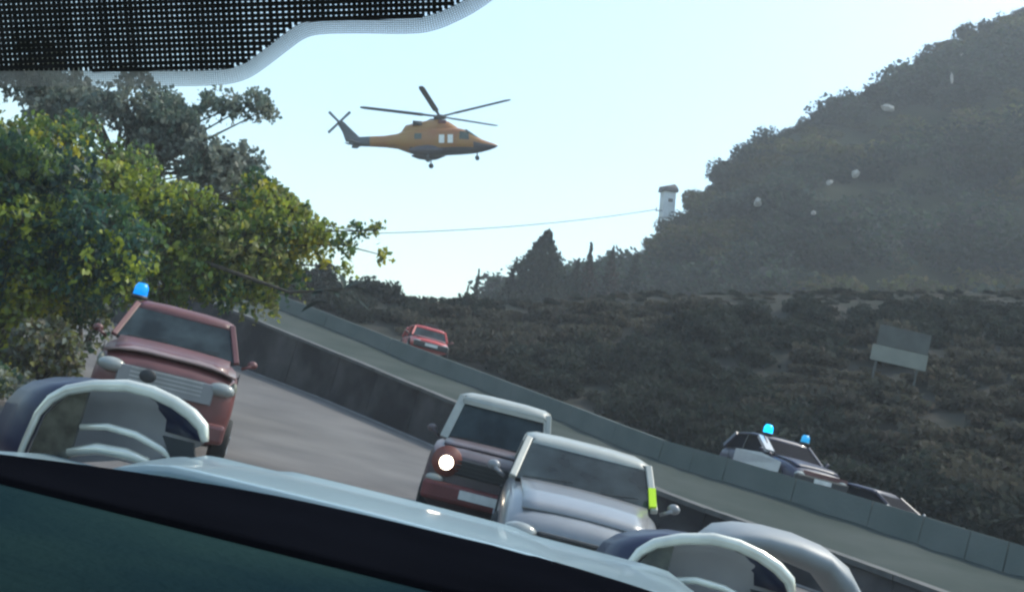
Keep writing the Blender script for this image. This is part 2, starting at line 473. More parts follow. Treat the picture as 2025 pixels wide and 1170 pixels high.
# a low branch with broad leaves told apart one by one
sap = [o for o in bpy.data.objects if o.name == 'leafy_tree'][0]
so = Vector(sap.location)
sb = MB(); sb.tube([Vector((-9.6, 24.4, 4.0)) - so, Vector((-6.5, 22.6, 3.3)) - so, Vector((-4.3, 21.0, 3.0)) - so, Vector((-3.15, 20.2, 3.25)) - so], [.07, .05, .03, .015], 7)
sb.build('branch', M['bark'], sap, True)


def broad_leaf(L_, W_):
    Vv = []; Ff = []
    ns = 7
    for i in range(ns + 1):
        f = i / ns; w_ = W_ * math.sin(math.pi * min(1, f * .93 + .05)) ** .8
        z = -.35 * L_ * f * f
        Vv += [(L_ * f, -w_ / 2, z + .12 * w_), (L_ * f, 0, z), (L_ * f, w_ / 2, z + .12 * w_)]
    for i in range(ns):
        a = i * 3
        Ff += [(a, a + 1, a + 4, a + 3), (a + 1, a + 2, a + 5, a + 4)]
    return Vv, Ff


lv, lf = broad_leaf(.62, .17)
M['broad'] = mat('broad_leaf', (.012, .026, .02), .6, spec=.2, scale=3, var=.3, transl=.1)
first = None
for i, (az, el, z, sc) in enumerate([(10, 25, 2.95, 1.0), (40, 48, 2.95, .9), (165, 28, 2.95, .95), (200, 5, 2.85, 1.0), (-20, 2, 2.85, 1.05), (120, 55, 2.95, .8), (-60, 10, 2.7, .9), (250, 0, 2.7, .9), (5, -12, 2.6, 1.0), (180, 50, 2.95, .75), (150, -10, 2.5, .9)]):
    if first is None:
        o = from_np('leaf', lv, lf, M['broad'], sap, True); first = o
    else:
        o = first.copy(); COL.objects.link(o); o.parent = sap
    o.location = Vector((-3.15 if z > 2.8 else -3.45, 20.2 if z > 2.8 else 20.4, z + .30 if z > 2.8 else z + .45)) - so
    o.rotation_euler = (0, R(-el), R(az)); o.scale = (sc, sc, sc)


def bush(name, label, cat, loc, r, n, leaf, cols, wts, group=None):
    t = thing(name, label, cat, loc, 0, group)
    sb = MB()
    for k in range(5):
        a = k * 1.3; sb.tube([(0, 0, 0), (.3 * r[0] * math.cos(a), .3 * r[1] * math.sin(a), r[2] * .7)], [.04, .015], 5)
    sb.build('stem', M['bark'], t)
    # several lumps of leaves
    Cs = []
    for k in range(9):
        c = np.array([rng.uniform(-.6, .6) * r[0], rng.uniform(-.6, .6) * r[1], rng.uniform(.35, 1.1) * r[2]])
        u = rng.normal(size=(n // 9, 3)); u /= np.linalg.norm(u, axis=1, keepdims=True)
        Cs.append(c + u * np.array(r) * .45 * rng.uniform(.4, 1, (n // 9, 1)) ** .5)
    C = np.concatenate(Cs); C[:, 2] = np.maximum(C[:, 2], .03)
    V_, F_ = leaf_batch(C, leaf)
    o = from_np('foliage', V_, F_, M['leaf'], t)
    set_tint(o, palette(len(C), cols, wts), 4); o['kind'] = 'stuff'
    return t


bush('shrub', 'yellow-green bush at the left edge of the road, highest of the roadside bushes', 'bush', (-8.6, 19, .3), (.8, .8, 1.3), 2600, .13, [YG, OL, YL], [2, 2, 1])
bush('shrub', 'olive bush just left of the red fire truck, beside the road', 'bush', (-7.3, 18, .2), (.75, .7, .9), 2000, .12, [OL, GG, (.12, .11, .07)], [2, 2, 2])
bush('shrub', 'low dull green bush behind the left chrome-rimmed lamp', 'bush', (-7.3, 15.5, 0), (.9, .8, .55), 1600, .1, [GG, OL, DG], [2, 1, 1])
bush('shrub', 'shaded bush on the bank under the dark blue-green tree', 'bush', (-9.8, 22, .8), (1.2, 1, 1.3), 2200, .14, [DG, OL, GR], [2, 2, 1])
bush('shrub', 'dark bush on the bank behind the red fire truck', 'bush', (-9.6, 25.5, .8), (1.4, 1.0, 1.3), 2400, .15, [DG, OL, GG], [2, 2, 1])
bush('shrub', 'bush at the far end of the low wall, under the grey-green tree', 'bush', (-14.5, 33, 1.4), (1.8, 1.2, 1.7), 2600, .17, [DG, OL, GG], [2, 2, 1])


# ---- scrub: shared meshes
def scrub_mesh(name, r, h, n, leaf, cols, wts, lumps=6, cone=False):
    Cs = []
    for k in range(lumps):
        if cone:
            f = k / (lumps - 1)
            rk = r * (1.02 - .95 * f) * .75; c = np.array([rng.uniform(-.2, .2) * rk, rng.uniform(-.2, .2) * rk, h * (.12 + .84 * f)]); m_ = int(n / lumps * (1.6 - 1.1 * f))
            rz_ = h / lumps * .95
        else:
            a = rng.uniform(0, 6.283); q = rng.uniform(0, .62) * r
            c = np.array([q * math.cos(a), q * math.sin(a), h * rng.uniform(.35, .68)]); rk = r * rng.uniform(.4, .6); m_ = n // lumps; rz_ = h * .36
        u = rng.normal(size=(m_, 3)); u /= np.linalg.norm(u, axis=1, keepdims=True)
        Cs.append(c + u * np.array([rk, rk, rz_]) * rng.uniform(.55, 1.02, (m_, 1)))
    C = np.concatenate(Cs); C[:, 2] = np.maximum(C[:, 2], 0)
    V_, F_ = leaf_batch(C, leaf, down=.2)
    o = from_np(name, V_, F_, M['scrub'])
    set_tint(o, palette(len(C), cols, wts, .25), 4)
    return o


SC = [(.02, .032, .016), (.028, .04, .018), (.04, .046, .026), (.024, .03, .02), (.046, .042, .032)]
SCO = [(.075, .082, .026), (.085, .075, .04), (.06, .07, .026)]
protos = [scrub_mesh('scrub_tree', 2.6, 4.2, 900, .42, SC, [3, 2, 1, 1, .5], 7),
          scrub_mesh('scrub_tree', 2.2, 3.4, 800, .38, SC, [1, 2, 2, 1, 1], 6),
          scrub_mesh('scrub_tree', 3.2, 4.6, 1100, .45, SC, [2, 1, 1, 2, .5], 9)]
GL = 'round scrub trees along the hill skyline'
LL = 'dark round scrub tree on the skyline of the hazy hill at right'
used = [False] * len(protos)
for i in range(62):
    t = .02 + .74 * (i + random.uniform(-.3, .3)) / 62
    k = random.randrange(len(protos))
    o = protos[k] if not used[k] else protos[k].copy()
    if used[k]: COL.objects.link(o)
    used[k] = True
    p = hill_pt(t, random.uniform(.97, 1.0))
    if 15 < p.x < 22: p = hill_pt(t, .93)
    o.location = (p.x, p.y, p.z - .9)
    s_ = random.choice([.5, .65, .85, 1.1, 1.4]) * (1.0 if t < .6 else .75)
    o.scale = (s_ * random.uniform(.85, 1.2), s_, s_ * random.uniform(.75, 1.05)); o.rotation_euler = (0, 0, random.uniform(0, 6.28))
    tag(o, LL, 'tree', GL)


ROCKS = [(.40, .83), (.30, .90), (.47, .60), (.50, .60), (.245, .70), (.25, .645), (.34, .30), (.60, .62), (.54, .48), (.33, .80)]


def mesh_np(o):
    me = o.data
    v = np.empty(len(me.vertices) * 3, np.float32); me.vertices.foreach_get('co', v)
    f = np.empty(len(me.polygons) * 3, np.int32); me.polygons.foreach_get('vertices', f)
    c = np.empty(len(me.vertices) * 4, np.float32); me.color_attributes['tint'].data.foreach_get('color', c)
    return v.reshape(-1, 3), f.reshape(-1, 3), c.reshape(-1, 4)[::4, :3]


def scatter(name, srcs, places, m, kind='stuff'):
    """places: (x,y,z,scale xyz,rot,src index,tint)"""
    dat = [mesh_np(o) for o in srcs]
    Vs, Fs, Ts = [], [], []; off = 0
    for (x, y, z, sx, sy, sz, a, k, tn) in places:
        v, f, c = dat[k]
        ca, sa = math.cos(a), math.sin(a)
        v = v * np.array([sx, sy, sz])
        v = np.stack([v[:, 0] * ca - v[:, 1] * sa + x, v[:, 0] * sa + v[:, 1] * ca + y, v[:, 2] + z], 1)
        Vs.append(v); Fs.append(f + off); Ts.append(c * tn); off += len(v)
    o = from_np(name, np.concatenate(Vs), np.concatenate(Fs), m)
    set_tint(o, np.concatenate(Ts), 4)
    return tag(o, kind=kind)


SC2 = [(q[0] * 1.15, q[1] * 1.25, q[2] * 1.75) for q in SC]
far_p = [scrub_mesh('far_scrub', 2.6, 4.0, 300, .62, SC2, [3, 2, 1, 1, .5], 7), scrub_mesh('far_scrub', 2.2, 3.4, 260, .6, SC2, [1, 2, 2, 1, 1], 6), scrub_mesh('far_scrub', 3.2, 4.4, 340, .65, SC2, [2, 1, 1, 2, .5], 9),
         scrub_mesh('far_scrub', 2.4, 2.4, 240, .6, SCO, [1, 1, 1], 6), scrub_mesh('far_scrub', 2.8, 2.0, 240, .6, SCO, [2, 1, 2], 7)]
allp = far_p
pl = []
for i in range(1900):
    t = random.random() ** 1.45 * .93; a = random.random() ** .8 * .97
    p = hill_pt(t, a)
    if any(abs(t - q_[0]) < .014 and abs(a - q_[1] + .015) < .035 for q_ in ROCKS): continue
    pn = noise.noise(Vector((p.x * .035, p.y * .035 + p.z * .05, 2)))
    k = random.choice([3, 4]) if pn > .08 else random.choice([0, 1, 2])
    s_ = random.uniform(.6, 1.35) * (1.2 if t < .4 else 1)
    if 14 < p.x < 23 and a > .84: continue
    pl.append((p.x, p.y, p.z - .7 * s_, s_ * 1.25, s_ * 1.1, s_ * random.uniform(.55, .95), random.uniform(0, 6.28), k, random.uniform(.8, 1.2) * (1 + 1.1 * noise.noise(Vector((p.x * .06, p.y * .06, p.z * .16))))))
for k_ in range(2):
    for i in range(70):                       # hedges along the two terraces
        t = .05 + .75 * (i + random.random()) / 70; p = hill_pt(t, (.79, .55)[k_] + random.uniform(-.02, .0))
        s_ = random.uniform(.35, .6); pl.append((p.x, p.y, p.z - .3, s_ * 1.3, s_, s_ * .8, random.uniform(0, 6.28), random.choice([0, 1]), .9))
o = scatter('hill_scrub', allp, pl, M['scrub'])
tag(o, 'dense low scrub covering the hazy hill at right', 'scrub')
for q_ in far_p: bpy.data.objects.remove(q_)
# near hillside scrub, dark, from the upper road to the crest
nh = scrub_mesh('hillside_scrub', 1.0, 1.0, 380, .21, [(.028, .038, .033), (.036, .044, .038), (.044, .047, .043)], [2, 2, 1], 6)
nh2 = scrub_mesh('hillside_scrub', 1.0, .8, 360, .21, [(.066, .064, .053), (.085, .076, .066), (.062, .066, .052)], [2, 1, 1], 6)
pl = []
sl = slope.data.vertices; n = 111
nmax = len(sl) // n
for i in range(1500):
    jj = random.randrange(3, 40); ii = random.randrange(0, 110)
    p = sl[jj * n + ii].co.lerp(sl[jj * n + ii + 1].co, random.random())
    dens = noise.noise(Vector((p.x * .12, p.y * .12, 8)))
    dark = noise.noise(Vector((p.x * .085, p.y * .085, 21))) + .25 * noise.noise(Vector((p.x * .5, p.y * .5, 2)))
    if jj > 30: s_ = random.uniform(.15, .34)
    else: s_ = random.uniform(.5, 1.3)
    pl.append((p.x, p.y, p.z - .15, s_ * 1.2, s_, s_ * random.uniform(.7, 1.15), random.uniform(0, 6.28), 0 if dark > -.12 else 1, random.uniform(.8, 1.15)))
for i in range(650):                          # a ragged fringe along the crest
    ii = random.randrange(0, 110); jj = random.choice([33, 34, 35, 36, 36, 37])
    p = sl[jj * n + ii].co.lerp(sl[jj * n + ii + 1].co, random.random()); s_ = random.uniform(.25, .5)
    pl.append((p.x, p.y, p.z - .12, s_ * 1.5, s_, s_ * random.uniform(.5, .9), random.uniform(0, 6.28), random.choice([0, 0, 1]), random.uniform(.8, 1.15)))
tag(scatter('hillside_brush', [nh, nh2], pl, M['scrub']), 'dark brushwood on the slope above the upper road', 'brushwood')
for o, loc, sc_, lb in ((nh, (14.2, 46.5, 6.6), 1.9, 'dark bush standing on the slope left of the pale sign board'), (nh2, (19.6, 43.5, 7.2), 1.6, 'brownish bush on the slope right of the pale sign board')):
    o.location = loc; o.scale = (sc_, sc_, sc_ * 1.1); o.name = 'shrub'; tag(o, lb, 'bush')

# pale rocks showing through the scrub of the far hill
rm = None
for i, (t, a, s_, st, lb) in enumerate([(.40, .83, .75, 1.5, 'long pale rock high on the hill, left of its middle'), (.30, .90, .35, 1, 'small pale rock just under the hill skyline at upper right'), (.47, .60, .6, 1, 'pale rock halfway down the hill, right one of a close pair'), (.50, .60, .4, 1.2, 'smaller pale rock halfway down the hill, left one of a close pair'),
        (.245, .70, .5, 1, 'upper pale rock of two near the right edge of the hill'), (.25, .645, .6, 1.5, 'lower, wider pale rock of two near the right edge of the hill'), (.34, .30, .4, 1, 'lone pale rock low on the right of the hill'), (.60, .62, .6, 1.0, 'pale rock on the hill nearest to the square tower'), (.54, .48, .35, .8, 'small pale upright rock low on the hill, below the pair'), (.33, .80, .3, 3.4, 'thin pale ledge of rock high on the right of the hill')]):
    if rm is None:
        b = bmesh.new(); bmesh.ops.create_icosphere(b, subdivisions=2, radius=1)
        for v in b.verts: v.co *= 1 + .7 * noise.noise(v.co * 2.3 + Vector((4, 1, 2)))
        me = bpy.data.meshes.new('rock'); b.to_mesh(me); b.free(); me.materials.append(M['rock']); rm = me
    o = bpy.data.objects.new('rock', rm); COL.objects.link(o)
    p = hill_pt(t, a); o.location = (p.x, p.y - 3.2, p.z + 1.5); o.scale = (s_ * st * .9, s_ * .85, s_ * .7); o.rotation_euler = (.4 * i, .2 * i, i)
    tag(o, lb, 'rock', 'pale rocks on the hill')

# conifers and small trees on the valley side in front of the hill
CF = [(.022, .032, .026), (.03, .04, .032), (.036, .04, .036)]


def conifer(label, loc, r, h, n, lean, name='pine_tree', lumps=9, cols=CF, leaf=.35):
    t = thing(name, label, 'tree', loc); t.rotation_euler = (0, R(-lean), 0)
    tb = MB(); tb.tube([(0, 0, 0), (0, 0, h * .5), (0, 0, h * .96)], [.03 * h, .02 * h, .01 * h], 7); tb.build('trunk', M['bark'], t, True)
    c = scrub_mesh('crown', r, h, n, leaf, cols, [1] * len(cols), lumps, True); c.parent = t; c['kind'] = 'stuff'
    return t


conifer('tall dark conifer with a pointed top, right of the power cable and below it', (2.9, 100, 10.5), 8.2, 9.8, 9500, 6, lumps=15)
conifer('slim dark cypress, small and pointed, left of the tall conifer', (-3.1, 100, 10.0), .75, 4.9, 700, 6, 'cypress_tree', 8, leaf=.26)
conifer('small pointed tree close left of the slim cypress', (-4.1, 101, 10.0), .6, 3.4, 450, 3, 'cypress_tree', 7, leaf=.26)
conifer('low broad tree beside the tall conifer, on its left', (-.2, 99, 10.0), 3.0, 5.4, 1900, 3, 'pine_tree', 7)
conifer('lower shoulder tree beside the tall conifer, on its right', (5.8, 101, 11.0), 3.0, 7.0, 1900, 3, 'pine_tree', 7)
RC = [(.06, .045, .042), (.048, .042, .036), (.036, .04, .03)]
conifer('reddish grey pointed tree between the conifer and the hill foot', (7.4, 100, 11.5), 2.4, 8.2, 1100, 8, 'pine_tree', 8, RC)
conifer('reddish grey tree, second from the hill foot', (9.3, 101, 12.0), 2.6, 8.0, 1100, 6, 'pine_tree', 7, RC)
conifer('grey-green tree at the very foot of the hill below the tower', (11.4, 102, 12.5), 3.0, 7.6, 1100, 4, 'pine_tree', 7)

# pale transformer tower on the shoulder of the hill, cable running left from it
tw = thing('transformer_tower', 'pale square tower with a dark cap on lattice legs, on the shoulder of the hill', 'tower', (19.2, 148.6, 32.0))
tw.rotation_euler = (0, R(-9), R(12))
b = MB(); b.box((0, 0, 5.35), (1.75, 1.75, 3.7)); b.box((0, 0, 3.5), (1.9, 1.9, .16)); b.build('body', M['tower'], tw, bevel=.03)
for sx in (-1, 1):
    for sy in (-1, 1):
        b = MB(); b.bar((sx * 1.05, sy * 1.05, 0), (sx * .8, sy * .8, 3.5), .16, .16); b.build('leg', M['tower'], tw)
for q_ in range(2):
    for z0 in (.2, 1.9):
        for e_ in (-1, 1):
            for f_ in (-1, 1):
                k0 = 1.05 - .25 * z0 / 3.5; k1 = 1.05 - .25 * (z0 + 1.6) / 3.5
                p0, p1 = (-k0 * f_, e_ * k0, z0), (k1 * f_, e_ * k1, z0 + 1.6)
                if q_: p0, p1 = (p0[1], p0[0], p0[2]), (p1[1], p1[0], p1[2])
                b = MB(); b.bar(p0, p1, .08, .08); b.build('brace', M['tower'], tw)
b = MB(); b.loft([[(-1.15, -1.15, 7.2), (1.15, -1.15, 7.2), (1.15, 1.15, 7.2), (-1.15, 1.15, 7.2)], [(-1.05, -1.05, 7.75), (1.05, -1.05, 7.75), (1.05, 1.05, 8.0), (-1.05, 1.05, 8.0)], [(-.3, -.4, 8.1), (.8, -.4, 8.4), (.8, .4, 8.4), (-.3, .4, 8.1)]]); b.build('roof', M['towerroof'], tw)
for sx in (-1, 1):
    b = MB(); b.bar((sx * .85, -.3, 4.4), (sx * 1.75, -.3, 4.25), .12, .12); b.tube([(sx * 1.7, -.3, 4.25), (sx * 1.7, -.3, 4.75)], [.12, .06], 8); b.build('bracket', M['post'], tw)
b = MB(); b.box((.1, -.885, 5.9), (.7, .03, .5)); b.build('vent', M['towerroof'], tw)
cv = []
a_, e_ = Vector((16.9, 148.3, 36.2)), Vector((-30, 92, 10.6))
for i in range(25):
    f = i / 24; p = a_.lerp(e_, f); p.z -= 1.3 * 4 * f * (1 - f); cv.append(p)
b = MB(); b.tube(cv, .055, 6); tag(b.build('power_cable', M['cable']), 'thin dark power cable sagging across the sky from the tower to the left', 'cable')
pole = thing('utility_pole', 'wooden pole behind the left trees carrying the far end of the power cable', 'pole', (-30, 92, -1))
b = MB(); b.tube([(0, 0, 0), (0, 0, 12)], [.18, .12], 8); b.build('shaft', M['wood'], pole, True)
b = MB(); b.bar((-.7, 0, 11.5), (.7, 0, 11.5), .12, .14); b.build('crossarm', M['wood'], pole)

# ------------------------------------------------------------------ walls by the road
wl = thing('roadside_wall', 'long dark stone wall with a paler coping climbing along the road to the upper left', 'wall', (0, 0, 0))
nseg = 26
wp = [interp(WALL, i / nseg) for i in range(nseg + 1)]
cop = None
for i in range(nseg):
    a_, b_ = wp[i], wp[i + 1]
    d = (b_ - a_).normalized(); a2 = a_ + d * .012; b2 = b_ - d * .012
    nn = Vector((-d.y, d.x, 0)).normalized() * (-1)
    back_ = nn * .42
    if back_.y < 0: back_ = -back_
    m = MB()
    za, zb = min(zroad(a_.y), a_.z - .3) - .3, min(zroad(b_.y), b_.z - .3) - .3
    jut = back_ * random.uniform(-.05, .03)
    m.add([Vector((a2.x, a2.y, za)) - back_ * .15 + jut, Vector((b2.x, b2.y, zb)) - back_ * .15 + jut, b2 - Vector((0, 0, .1)) + jut, a2 - Vector((0, 0, .1)) + jut,
           Vector((a2.x, a2.y, za)) + back_, Vector((b2.x, b2.y, zb)) + back_, b2 - Vector((0, 0, .1)) + back_, a2 - Vector((0, 0, .1)) + back_],
          [(0, 1, 2, 3), (5, 4, 7, 6), (4, 0, 3, 7), (1, 5, 6, 2), (3, 2, 6, 7), (4, 5, 1, 0)])
    m.build('wall_panel', M['wallstone'], wl)
    m = MB(); lift = Vector((0, 0, random.uniform(-.012, .012)))
    q = [a2 - back_ * .16, b2 - back_ * .16, b2 + back_ * 1.1, a2 + back_ * 1.1]
    m.add([p + lift - Vector((0, 0, .095)) for p in q] + [p + lift for p in q], [(0, 3, 2, 1), (4, 5, 6, 7), (0, 1, 5, 4), (1, 2, 6, 5), (2, 3, 7, 6), (3, 0, 4, 7)])
    m.build('coping_stone', M['coping'], wl)
pr = thing('concrete_parapet', 'grey-green concrete parapet edging the upper road, emergency vehicles standing behind it', 'parapet', (0, 0, 0))
nseg = 22
bp_ = [interp(BAND, i / nseg) for i in range(nseg + 1)]
for i in range(nseg):
    a_, b_ = bp_[i], bp_[i + 1]; d = (b_ - a_).normalized(); a2 = a_ + d * .01; b2 = b_ - d * .01
    bk = Vector((-d.y, d.x, 0)).normalized() * .22
    if bk.y < 0: bk = -bk
    m = MB(); jut = bk * random.uniform(-.04, .04)
    lo = Vector((0, 0, PAR_H + .12))
    m.add([a2 - lo - bk * .35 + jut, b2 - lo - bk * .35 + jut, b2 + jut, a2 + jut, a2 - lo + bk, b2 - lo + bk, b2 + bk * .8, a2 + bk * .8],
          [(0, 1, 2, 3), (5, 4, 7, 6), (4, 0, 3, 7), (1, 5, 6, 2), (3, 2, 6, 7), (4, 5, 1, 0)])
    m.build('parapet_panel', M['parapet'], pr)

# pale board on the slope
sg = thing('sign_board', 'pale blank board on two posts, standing on the dark slope at upper right', 'sign', (15.0, 40.5, 4.55), R(-8))
b = MB(); b.box((.05, 0, 3.1), (2.1, .06, .62)); b.build('lower_panel', M['signpanel'], sg, bevel=.01)
b = MB(); b.box((.1, .01, 3.82), (1.95, .06, .78)); o = b.build('upper_panel', mat('dull_sign_panel', (.085, .088, .08), .8, scale=1.5, var=.2), sg, bevel=.01)
for sx in (-.75, .8):
    b = MB(); b.tube([(sx, .07, -.6), (sx, .07, 4.1)], .045, 8); b.build('post', M['post'], sg)


# ------------------------------------------------------------------ cars
def car(name, label, cat, loc, rz, L_=4.1, W_=1.7, belt=.98, roof=1.5, bonnet=.92, nose=.78, ws_y=-.62, ws_top=.1, roof_end=1.5, tail=1.85,
        paint='white_paint', roofp=None, lower=None, glass='glass', inset=.20, box=False, lights='lens', grille='black', roofrail=False, group=None, bumper='black', nosew=.9, lit=()):
    t = thing(name, label, cat, loc, rz, group)
    P_ = M[paint]; hw = W_ / 2; f = -L_ / 2
    lo = .28
    # lower body
    st = [(f, nose - .08, hw * nosew * .93, lo + .12), (f + .12, nose, hw * nosew, lo), (f + .5, (nose + bonnet) / 2 + .03, hw * .97, lo - .04), (ws_y - .1, bonnet, hw, lo - .04), (ws_y + .35, belt, hw, lo - .04),
          (.6, belt, hw, lo - .04), (roof_end, belt, hw, lo - .02), (L_ / 2 - .12, belt - .02, hw * .97, lo + .02), (L_ / 2, belt - .1, hw * .92, lo + .14)]
    rings = []
    for (y, zt, w_, zb) in st:
        h = zt - zb
        half = [(w_ * .80, zb), (w_ * .96, zb + .10), (w_ * 1.0, zb + h * .5), (w_ * (.985 if box else .97), zt - .14), (w_ * (.95 if box else .88), zt - .02), (w_ * .45, zt + (.012 if box else .035))]
        rings.append([(x, y, z) for x, z in half] + [(-x, y, z) for x, z in reversed(half)])
    b = MB(); b.loft(rings); b.build('body', P_, t, True, bevel=.02 if box else 0, sub=0 if box else 1)
    # cabin: pillars, roof, panes
    bw, tw_ = hw * (.94 if box else .90), hw - inset
    A0 = [(s * bw, ws_y, bonnet + .0) for s in (-1, 1)]; A1 = [(s * tw_, ws_top, roof - .07) for s in (-1, 1)]
    C0 = [(s * bw, tail, belt - .01) for s in (-1, 1)]; C1 = [(s * tw_, roof_end, roof - .09) for s in (-1, 1)]
    RP = M[roofp] if roofp else P_
    rr = []
    for (y, w_, z) in [(ws_top - .05, tw_ * .97, roof - .095), (ws_top + .1, tw_ * 1.03, roof - .03), ((ws_top + roof_end) / 2, tw_ * 1.05, roof), (roof_end - .1, tw_ * 1.02, roof - .04), (roof_end + .06, tw_ * .96, roof - .11)]:
        half = [(w_, z - .055), (w_, z - .02), (w_ * .85, z + .012), (w_ * .4, z + .028)]
        rr.append([(x, y, zz) for x, zz in half] + [(-x, y, zz) for x, zz in reversed(half)])
    b = MB(); b.loft(rr); b.build('roof', RP, t, True)
    for s in (0, 1):
        b = MB(); b.bar(A0[s], A1[s], .075, .06, (0, 1, 0)); b.build('pillar', RP, t, bevel=.012)
        b = MB(); b.bar(C0[s], C1[s], .09, .16, (0, 1, 0)); b.build('pillar', RP, t, bevel=.012)
        mid = (ws_top + roof_end) / 2 + .05; sx = (-1, 1)[s]
        b = MB(); b.bar((sx * bw, mid, belt - .02), (sx * tw_, mid, roof - .07), .07, .05, (0, 1, 0)); b.build('pillar', M['black'], t)

    def pane(nm, a, c, d, e, off):
        o_ = Vector(off)
        b_ = MB(); q = [Vector(v) + o_ for v in (a, c, d, e)]
        nr = (q[1] - q[0]).cross(q[3] - q[0]).normalized() * .008
        b_.add(q + [v + nr for v in q], [(0, 3, 2, 1), (4, 5, 6, 7), (0, 1, 5, 4), (1, 2, 6, 5), (2, 3, 7, 6), (3, 0, 4, 7)])
        return b_.build(nm, M[glass], t)
    pane('windscreen', A0[0], A0[1], A1[1], A1[0], (0, .02, 0))
    pane('rear_window', C0[1], C0[0], C1[0], C1[1], (0, -.02, 0))
    for s in (0, 1):
        pane('side_window', A0[s], C0[s], C1[s], A1[s], ((-.02, .02)[1 - s] * 1.0, .0, 0))
    b = MB(); b.box((0, (ws_y + tail) / 2, bonnet - .02), (bw * 1.9, tail - ws_y - .1, .03)); b.build('cabin_floor', M['black'], t)
    for sx in (-.38, .38):
        b = MB(); b.box((sx, .35, belt + .02), (.42, .12, .5)); b.box((sx, .38, belt + .33), (.24, .09, .16)); b.build('seat', M['black'], t, bevel=.03)
    # bumper, grille, lamps
    b = MB(); b.box((0, f - .01, lo + .20), (W_ * nosew * .96, .16, .24)); b.build('bumper', M[bumper], t, bevel=.05)
    b = MB(); b.box((0, f + .0, nose - .2), (W_ * .50, .06, .2)); g = b.build('grille', M['black'], t, bevel=.02)
    for k in range(4):
        b = MB(); b.box((0, f - .035, nose - .275 + .05 * k), (W_ * .47, .02, .018)); b.build('grille_bar', M[grille], g)
    for s in (-1, 1):
        c = (s * hw * nosew * (.66 if box else .76), f + .01, nose - .18)
        m_ = M['lamp_lit'] if s in lit else M[lights]
        b = MB()
        if box:
            b.ell((c[0], c[1] - .02, c[2]), (.105, .05, .105), 14, 8)
        else:
            b.ell((c[0], c[1] + .02, c[2] + .03), (.17, .10, .09), 14, 8)
        b.build('headlight', m_, t, True)
        b = MB(); b.bar((s * hw, ws_y + .15, belt - .02), (s * (hw + .12), ws_y + .12, belt + .05), .05, .04); b.ell((s * (hw + .13), ws_y + .14, belt + .07), (.07, .045, .055), 10, 7); b.build('wing_mirror', P_, t, True)
        b = MB(); b.box((s * hw * 1.0, ws_y + .75, belt - .17), (.03, .18, .03)); b.build('door_handle', M['black'], t)
        for yy in (f + .78, L_ / 2 - .82):
            wb = MB(); r_ = .33
            prof = [(r_, -.09), (r_, .09), (r_ * .9, .105), (r_ * .62, .1)]
            rings = [[(s * (hw - .09) + s * o2, yy + rad * math.cos(2 * math.pi * k / 20), r_ + rad * math.sin(2 * math.pi * k / 20)) for k in range(20)] for rad, o2 in [(r_ * .62, -.1), (r_ * .95, -.1), (r_, -.07), (r_, .07), (r_ * .95, .105), (r_ * .62, .105)]]
            wb.loft(rings); wh = wb.build('wheel', M['tyre'], t, True)
            rb = MB(); rb.tube([(s * (hw - .05), yy, r_), (s * (hw + .0), yy, r_)], [r_ * .6, r_ * .6], 18)
            for k in range(5):
                a = k * 1.2566; rb.bar((s * (hw + .005), yy, r_), (s * (hw + .005), yy + r_ * .55 * math.cos(a), r_ + r_ * .55 * math.sin(a)), .02, .06, (1, 0, 0))
            rb.build('rim', M['rim'], wh)
    yb0, yb1 = f + .22, ws_y - .06
    bz = lambda y: np.interp(y, [q[0] for q in st], [q[1] for q in st])
    rr = []
    for k in range(7):
        y = yb0 + (yb1 - yb0) * k / 6; w_ = hw * (nosew + (1 - nosew) * k / 6) * .80; z = float(bz(y)) + (.028 if box else .022)
        rr.append([(x * w_, y, z + (.026 if not box else .012) * (1 - x * x)) for x in np.linspace(-1, 1, 9)])
    b = MB(); b.loft(rr, close=False); bo = b.build('bonnet', P_, t, True); so_ = bo.modifiers.new('s', 'SOLIDIFY'); so_.thickness = .02; so_.offset = -1
    for s in (-1, 1):
        for yy in (ws_y + .12, (ws_top + roof_end) / 2 + .05, roof_end - .1):
            b = MB(); b.bar((s * hw * 1.001, yy, lo + .12), (s * hw * .992, yy, belt - .1), .012, .012, (0, 1, 0)); b.build('door_seam', M['black'], t)
    b = MB(); b.box((0, f - .10, lo + .22), (.50, .012, .11)); b.build('number_plate', M['plate'], t)
    for s in (-1, 1):
        b = MB(); b.bar((s * .35 - .3, ws_y - .01, bonnet + .035), (s * .35 + .22, ws_y + .06, bonnet + .09), .018, .012); b.build('wiper', M['black'], t)
    return t


def beacon(parent, p, m_, sc=1.0):
    b = MB(); b.tube([(p[0], p[1], p[2]), (p[0], p[1], p[2] + .04 * sc)], .085 * sc, 14); base = b.build('beacon', M['black'], parent, True)
    b = MB(); b.tube([(p[0], p[1], p[2] + .04 * sc), (p[0], p[1], p[2] + .13 * sc), (p[0], p[1], p[2] + .17 * sc)], [.075 * sc, .07 * sc, .045 * sc], 14); b.build('beacon_lens', M[m_], base, True)


